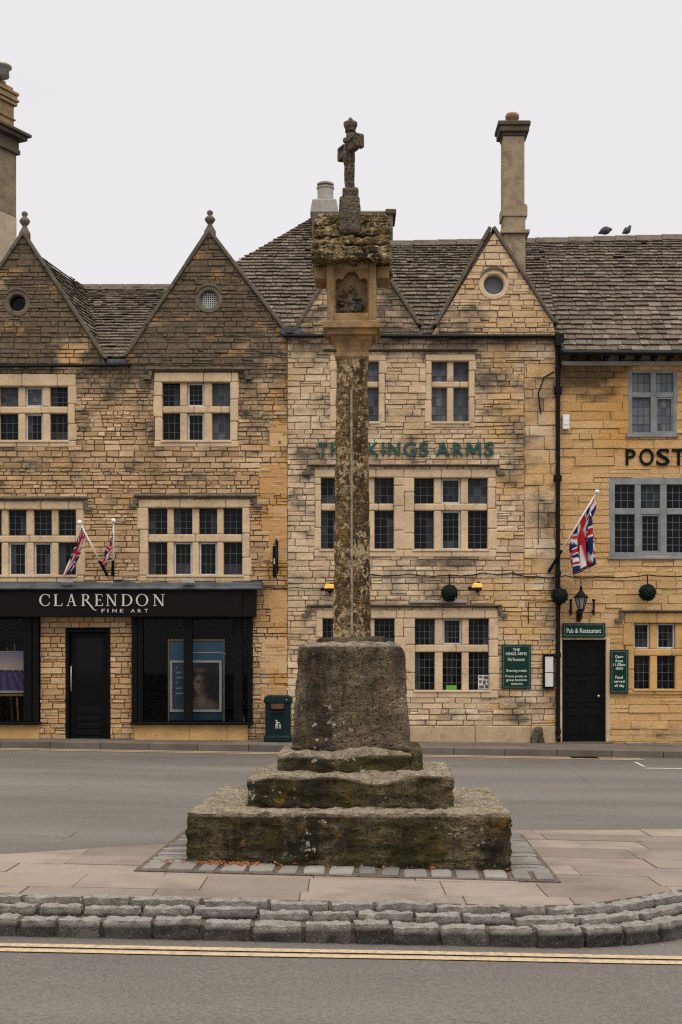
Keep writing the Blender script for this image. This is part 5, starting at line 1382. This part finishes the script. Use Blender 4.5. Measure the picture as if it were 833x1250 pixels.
# lantern over the door
D = FD - .25
lt = thing('lantern', (X(709.5), FD, Z(752)), 'black four sided glass lantern on a bracket above the pub door', 'lantern')
q = MB(); xl, yl = X(709.5, D), D; zf = lambda p: Z(p, D)
q.lathe([(.055, zf(748)), (.05, zf(746)), (.06, zf(743.5))], xl, yl, 6); q.lathe([(.005, zf(706)), (.012, zf(712)), (.006, zf(714)), (.018, zf(716)), (.03, zf(719)), (.028, zf(721)), (.045, zf(722)), (.075, zf(725)), (.145, zf(728.5)), (.135, zf(729.5))][::-1], xl, yl, 6)
for i in range(6):
    a_ = i * math.pi / 3; c_, s_ = math.cos(a_), math.sin(a_); q.tube([(xl + .118 * c_, yl + .118 * s_, zf(729.5)), (xl + .058 * c_, yl + .058 * s_, zf(744))], .009, 5)
q.lathe([(.03, zf(748)), (.022, zf(753)), (.03, zf(754)), (.01, zf(756))], xl, yl, 8); q.build('frame', 'iron', lt)
q = MB(); q.lathe([(.052, zf(743.5)), (.108, zf(729.6))], xl, yl, 6); q.build('glass', 'lampglass', lt)
q = MB(); q.tube([(xl, yl, zf(750)), (xl, yl + .12, zf(752)), (xl, FD + .04, zf(751))], .016, 6); q.box(xl - .04, xl + .04, FD + .01, YR, zf(758), zf(744)); q.build('bracket', 'iron', lt)
for px, lab in ((697, 'short black iron holder on the wall just left of the lantern'), (725, 'short black iron holder on the wall just right of the lantern')):
    t = thing('iron_holder', (X(px), YR, Z(750)), lab, 'bracket'); q = MB(); D = FD - .06
    q.tube([(X(px, D), D, Z(751, D)), (X(px, D), D, Z(732, D))], .02, 6); q.box(X(px, D) - .02, X(px, D) + .02, D, YR, Z(748, D), Z(744, D)); q.lathe([(.03, Z(734, D)), (.036, Z(731.5, D))], X(px, D), D, 8); q.build('holder', 'iron', t)
q = MB(); q.box(X(686.7), X(695), YR - .10, YR - .005, Z(524), Z(506.5)); q.box(X(688), X(693.8), YR - .108, YR - .10, Z(519), Z(510)); o = q.build('alarm_box', 'white', bevel=.012, base=(X(691), YR, Z(524))); tag(o, 'small white alarm box on the ochre wall right of the drainpipe', 'alarm box')
q = MB(); D = FD - .35; q.box(X(75, D), X(90, D), D - .06, D + .06, Z(711.5, D), Z(708, D)); q.tube([(X(86, D), D, Z(711, D)), (X(90, D), D + .1, Z(716, D))], .014, 6); q.tube([(X(90, D), D, Z(709.5, D)), (X(96, D), D + .02, Z(706.5, D))], .02, 6); o = q.build('floodlight', 'steel', bevel=.006, base=W(85, 716, D)); tag(o, 'small grey floodlight on the lead flashing below the flagpoles, on its left', 'floodlight')
q = MB(); q.box(X(223, D), X(238, D), D - .07, D + .05, Z(711.8, D), Z(707, D)); q.tube([(X(229, D), D, Z(711, D)), (X(228, D), D + .1, Z(717, D))], .012, 6); q.tube([(X(235, D), D, Z(711, D)), (X(235, D), D + .1, Z(717, D))], .012, 6); o = q.build('floodlight', 'steel', bevel=.006, base=W(230, 717, D)); tag(o, 'pale boxy floodlight on the lead flashing under the four light gallery window', 'floodlight')
# cables along the fronts
def cable(pts, lab, r=.011, sag=2.0):
    q = MB(); P = []
    for (a, b_), (c_, d_) in zip(pts, pts[1:]):
        n_ = max(3, int(abs(c_ - a) / 6))
        for i in range(n_): t = i / n_; P.append((X(a + (c_ - a) * t), FD - .045 - .01 * math.sin(t * 9 + a), Z(b_ + (d_ - b_) * t + sag * math.sin(math.pi * t) + .25 * math.sin(t * 17 + a))))
    P.append((X(pts[-1][0]), FD - .045, Z(pts[-1][1])))
    q.tube(P, r, 6); base = (P[0][0], P[0][1], P[0][2]); o = q.build('cable', 'iron', smooth=True, base=base); return tag(o, lab, 'cable')
cable([(448, 701), (500, 701), (549, 702), (590, 699.5), (626, 699.5), (655, 704), (690, 703), (729, 704.5), (790, 702), (850, 702)], 'long black cable looped along the pub and post house above the foliage balls')
cable([(322, 717), (362, 717.5), (412, 718)], 'short black cable crossing the ochre quoins beside the projecting sign', .009, .8)
cable([(645, 762), (645, 735), (678, 734)], 'thin dark cable bent at a right angle left of the drainpipe foliage ball', .007, .2)
cable([(657, 665), (657, 615), (676, 614)], 'thin dark cable bent at a right angle above the flagpole socket', .006, .2)
cable([(660, 505), (657, 480), (664, 461), (676, 454)], 'dark cable arching out from the upper drainpipe over the stained corner', .012, .4)
q = MB()
for a, b_ in ((362, 718), (689, 705), (729, 706)): q.ball(W(a, b_, FD - .06), .022, 8)
for v in (0,): pass
# white weathered ledge board on the hood
q = MB(); q.box(X(500), X(570), FD - .1, FD - .01, Z(736.2), Z(733)); o = q.build('ledge_board', 'stack_pale', bevel=.008, base=(X(535), FD, Z(736))); tag(o, 'flaking white board lying on the drip mould over the ground floor pub window', 'board')
# guard stone at the corner of the pub
q = MB()
def gs(p, h): k = 1 - .45 * max(0, (p.z + h[2]) / (2 * h[2])) ** 1.5; return Vector((p.x * k + .03 * (p.z + h[2]), p.y * k, p.z))
gxs = X(655); q.rbox((gxs, FD - .14, .235), (.24, .18, .34), (14, 12, 18), .05, .03, 7, 71, fn=gs); o = q.build('guard_stone', 'mon_cross', smooth=True, base=(gxs, FD - .14, .07)); tag(o, 'small worn dark guard stone at the foot of the pub corner plinth', 'guard stone')

# ------------------------------------------------------------------ litter bin
bx, by = X(340, 26.6), 26.6; bz = gz(bx, by) + .123
lb = thing('litter_bin', (bx, by, bz), 'dark green litter bin with rounded front standing by the ochre quoins', 'litter bin')
def dshape(w_, d_, n_=14, fr=.5):
    pts = [(bx + w_, by + d_), (bx - w_, by + d_)]
    for i in range(n_ + 1): a_ = math.pi * i / n_; pts.append((bx - w_ * math.cos(a_) ** 1 if 0 else bx - w_ * (abs(math.cos(a_)) ** .55) * (1 if math.cos(a_) > 0 else -1), by - d_ * fr - d_ * .5 * math.sin(a_) ** .7))
    return pts
hz = lambda p: Z(p, 26.5)
q = MB(); q.slab(dshape(.235, .24), hz(904.5), hz(858.5)); q.build('body', 'bin', lb, bevel=.012)
q = MB(); q.slab(dshape(.262, .26), bz, hz(898.5)); q.slab(dshape(.25, .25), hz(900.5), hz(897.5)); q.build('plinth', 'bin', lb, bevel=.015)
q = MB(); q.slab(dshape(.262, .26), hz(858.3), hz(852.5)); q.slab(dshape(.25, .25), hz(852.6), hz(850)); q.slab(dshape(.2, .2), hz(850.2), hz(848.6)); q.build('lid', 'bin', lb, bevel=.012)
yfz = by - .352
for sx_ in (-1, 1):
    pass
q = MB(); q.box(bx - .155, bx + .145, yfz - .015, yfz + .06, hz(866.5), hz(857.5)); q.build('aperture', 'black', lb, bevel=.008)
q = MB(); q.box(bx - .115, bx + .115, yfz - .022, yfz - .012, hz(864.8), hz(858.8)); q.build('label_plate', 'brown', lb, bevel=.004)
q = MB(); q.box(bx - .18, bx + .16, yfz - .008, yfz + .02, hz(869.5), hz(868)); q.build('ledge', 'bin', lb, bevel=.004)
q = MB()                                         # tidyman-like badge: a figure stooping to a bin
for c_, r_ in (((-.02, .10), (.018, .018)), ((-.012, .05), (.02, .045)), ((.0, -.0), (.014, .05)), ((-.03, -.005), (.012, .05)), ((.014, .068), (.036, .010))): q.ball((bx + c_[0], yfz - .004, hz(888) + .03 + c_[1]), (r_[0], .006, r_[1]), 10)
q.box(bx + .03, bx + .062, yfz - .008, yfz, hz(888) - .01, hz(888) + .075); q.build('emblem', 'steel', lb)
q = MB(); q.ball((bx + .165, yfz - .0, hz(854)), .014, 8); q.build('lock', 'steel', lb)

# ------------------------------------------------------------------ things behind the shop glass and in the pub windows
# framed poster: a portrait on a deep blue ground
pz0, pz1 = Z(880.5, 27.15), Z(781, 27.15); pt = thing('art_poster', (X(240, 27.15), 27.15, pz0), 'tall blue exhibition poster with a pale framed portrait behind the right gallery window', 'poster')
D = 27.15; q = MB(); a, b_ = X(205.5, D), X(274.5, D)
painted(q, a + .02, b_ - .02, pz0 + .02, pz1 - .02, 20, 30, D, lambda u, v: tuple(c_ * (.55 + .9 * v * v) for c_ in (.045, .12, .18))); q.build('sheet', 'attr', pt)
q = MB(); q.box(a, a + .022, D - .03, D + .02, pz0, pz1); q.box(b_ - .022, b_, D - .03, D + .02, pz0, pz1); q.box(a, b_, D - .028, D + .02, pz1 - .02, pz1 + .01); q.build('frame', 'wood', pt)
q = MB(); a, b_, za, zb_ = X(207.8, D), X(271, D), Z(869, D), Z(806, D); t_ = .045
q.box(a, a + t_, D - .04, D - .003, za, zb_); q.box(b_ - t_, b_, D - .04, D - .003, za, zb_); q.box(a + t_, b_ - t_, D - .04, D - .003, za, za + t_); q.box(a + t_, b_ - t_, D - .04, D - .003, zb_ - t_, zb_); q.build('inner_frame', 'paper', pt)
def face(u, v):
    nz_ = .06 * noise.noise(Vector((u * 7, v * 7, 2))) + .03 * noise.noise(Vector((u * 19, v * 19, 5)))
    c_ = Vector((.06, .10, .13)).lerp(Vector((.016, .018, .022)), smooth(.25, .6, u + nz_))
    soft = lambda x, y, rx, ry, e: 1 - smooth(1 - e, 1 + e, math.hypot((u - x) / rx, (v - y) / ry) + nz_)
    sk = Vector((.34, .24, .16)); hair = Vector((.02, .014, .010))
    c_ = c_.lerp(Vector((.20, .15, .11)), .8 * soft(.60, .02, .38, .22, .35))
    c_ = c_.lerp(sk * .5, soft(.62, .33, .10, .14, .4))
    c_ = c_.lerp(hair, soft(.64, .62, .22, .27, .3)); c_ = c_.lerp(Vector((.22, .13, .06)), .6 * soft(.56, .84, .14, .05, .6))
    c_ = c_.lerp(sk * (1.1 - .95 * smooth(.50, .72, u)), soft(.60, .54, .145, .21, .28))
    for ex, s_ in ((.545, .8), (.665, .7)): c_ = c_.lerp(hair, s_ * soft(ex, .595, .05, .028, .8))
    c_ = c_.lerp(sk * .35, .6 * soft(.625, .51, .03, .05, .9)); c_ = c_.lerp(Vector((.12, .05, .04)), .7 * soft(.60, .43, .06, .022, .8))
    c_ = c_.lerp(sk * .9, .7 * soft(.60, .16, .10, .13, .5))
    if u < .30 and .3 < v < .93 and int(v * 36) % 4 == 0 and .07 < u < .28 - .08 * (int(v * 36) // 4 % 3): c_ = c_.lerp(Vector((.50, .53, .55)), .7)
    return tuple(c_)
q = MB(); painted(q, a + t_, b_ - t_, za + t_, zb_ - t_, 74, 74, D - .006, face); q.build('portrait', 'attr', pt)
q = MB(); q.tube([(X(230, D), D - .01, Z(797, D)), (X(268, D), D - .01, Z(796.5, D)), (X(276, D), D - .01, Z(798.5, D))], .012, 5); q.build('title_stroke', 'paper', pt)
# painting on an easel at the left
D = 27.45; ez = Z(881) + .0
ea = thing('easel', (X(12, D), D + .1, ez), 'pine easel behind the left gallery window carrying a sunset painting', 'easel'); q = MB()
for a, b_ in ((-8, -2), (22, 17)): q.tube([(X(a, D), D + .03, ez), (X(b_, D), D + .06, Z(786, D))], .017, 6)
q.tube([(X(8, D), D + .5, ez), (X(8, D), D + .08, Z(790, D))], .017, 6); q.box(X(-18, D), X(32, D), D - .04, D + .05, Z(849.5, D), Z(847, D)); q.build('easel_frame', 'wood', ea)
pa = thing('painting', (X(5, D), D, Z(847, D)), 'landscape painting of a pink sunset over a purple field standing on the easel', 'painting')
a, b_, za, zb_ = X(-24, D), X(30, D), Z(843, D), Z(796, D)
def sunset(u, v):
    if v < .47 + .02 * noise.noise(Vector((u * 14, 1, 1))): 
        s = .5 + .5 * math.sin((u - .5) * 30 / (1.05 - v)); return tuple(Vector((.085, .055, .15)).lerp(Vector((.24, .16, .38)), s * .6))
    if v < .53 + .03 * noise.noise(Vector((u * 22, 4, 1))): return (.05, .04, .06)
    return tuple(Vector((.80, .58, .48)).lerp(Vector((.45, .40, .50)), smooth(.53, 1, v)))
q = MB(); painted(q, a, b_, za, zb_, 60, 40, D - .012, sunset); q.build('canvas', 'attr', pa)
q = MB(); q.box(a - .045, b_ + .045, D - .03, D + .01, za - .045, za); q.box(a - .045, b_ + .045, D - .03, D + .01, zb_, zb_ + .02); q.box(b_, b_ + .02, D - .03, D + .01, za, zb_); q.box(a - .045, a, D - .03, D + .01, za, zb_); q.box(a, b_, D - .01, D + .01, za, zb_); q.build('frame', 'paper', pa, bevel=.004)
q = MB(); D = 27.1; q.add([(X(294.5, D), D, Z(880.9)), (X(299.3, D), D + .03, Z(880.9)), (X(295, D), D + .03, Z(864)), (X(297, D), D + .06, Z(880.9))], [(0, 1, 2), (1, 3, 2), (3, 0, 2), (0, 3, 1)]); o = q.build('paper_marker', 'paper', base=W(297, 881, D)); tag(o, 'tiny folded white paper standing in the right corner of the gallery window', 'paper')
# notices in the ground floor pub window
D = FD + .10
q = MB(); q.box(X(583.8, D), X(597, D), D - .004, D, Z(841.5, D), Z(824, D)); fl_ = q.build('notice', 'paper', base=(X(590, D), D, Z(841.5, D))); tag(fl_, 'white notice with dark print stuck inside the ground floor pub window', 'notice')
q = MB(); y_ = D - .006
for i, (c_, d_, e_, f_) in enumerate(((585, 589, 825, 828), (590.5, 596, 825.5, 829), (585, 588, 830, 834), (589.5, 593, 830.5, 835.5), (594, 596.2, 831, 833), (585, 591, 836.5, 840.5), (592.3, 596.2, 836, 840))): q.box(X(c_, D), X(d_, D), y_, y_ + .002, Z(f_, D), Z(e_, D))
pr = q.build('print', 'lead', fl_)
q = MB(); q.box(X(544.5, D), X(557.5, D), D - .006, D, Z(842.5, D), Z(836.5, D)); o = q.build('notice', 'limegreen', base=(X(551, D), D, Z(842.5, D))); tag(o, 'bright lime green card at the foot of the ground floor pub window', 'notice')
q = MB(); D = YR + .1; c0 = Vector(W(817.5, 826, D))
rg = random.Random(3)
for i in range(60):
    d = Vector((rg.gauss(0, 1), rg.gauss(0, .3), rg.gauss(0, 1))).normalized(); p = c0 + d * .07 * rg.random() ** .5; q.ball(p, .018, 6)
# birds on the ridge
def pigeon(px, py, D, s, pts, lab):
    t = thing('pigeon', W(px, py, D), lab, 'pigeon')
    q = MB(); q.tube([Vector(W(px + a, py - b_, D)) for a, b_, r_ in pts], [r_ for a, b_, r_ in pts], 10); o = q.build('body', 'feather', t, smooth=True)
    for k in (-.6, 1.2): q = MB(); q.tube([W(px + k, py - 2.6, D), W(px + k, py + .6, D)], .006, 5); q.build('leg', 'brown', t)
RD = FD + 2.36
pigeon(738.5, 286.2, RD, 1, [(-8, 1.0, .012), (-5.5, 2.2, .035), (-3, 3.6, .065), (0, 4.6, .085), (3.5, 5.2, .08), (5.5, 5.6, .05), (6.6, 6.0, .042), (7.8, 5.8, .032), (8.8, 5.0, .008)], 'grey pigeon stooping level on the roof ridge, the left of two')
pigeon(765, 285.8, RD, 1, [(-5.2, .9, .012), (-3.2, 2.0, .035), (-1, 3.4, .065), (1.2, 4.8, .075), (2.8, 6.6, .05), (3.6, 8.2, .032), (4.2, 9.4, .034), (5.0, 9.6, .022), (6.0, 9.2, .006)], 'grey pigeon with upright head on the roof ridge, the right of two')
# ------------------------------------------------------------------ what belongs together
for o in bpy.data.objects:
    k = o.get('category')
    gname = {'pigeon': 'pigeons on the roof ridge', 'wall lamp': 'amber lamps on the pub wall', 'bracket': 'iron holders beside the lantern', 'floodlight': 'floodlights on the lead flashing',
             'flag': 'union flags on poles', 'cable': 'cables on the building fronts', 'building': 'stone buildings along the far street', 'notice': 'notices in the pub window'}.get(k)
    if gname and not o.get('group'): o['group'] = gname
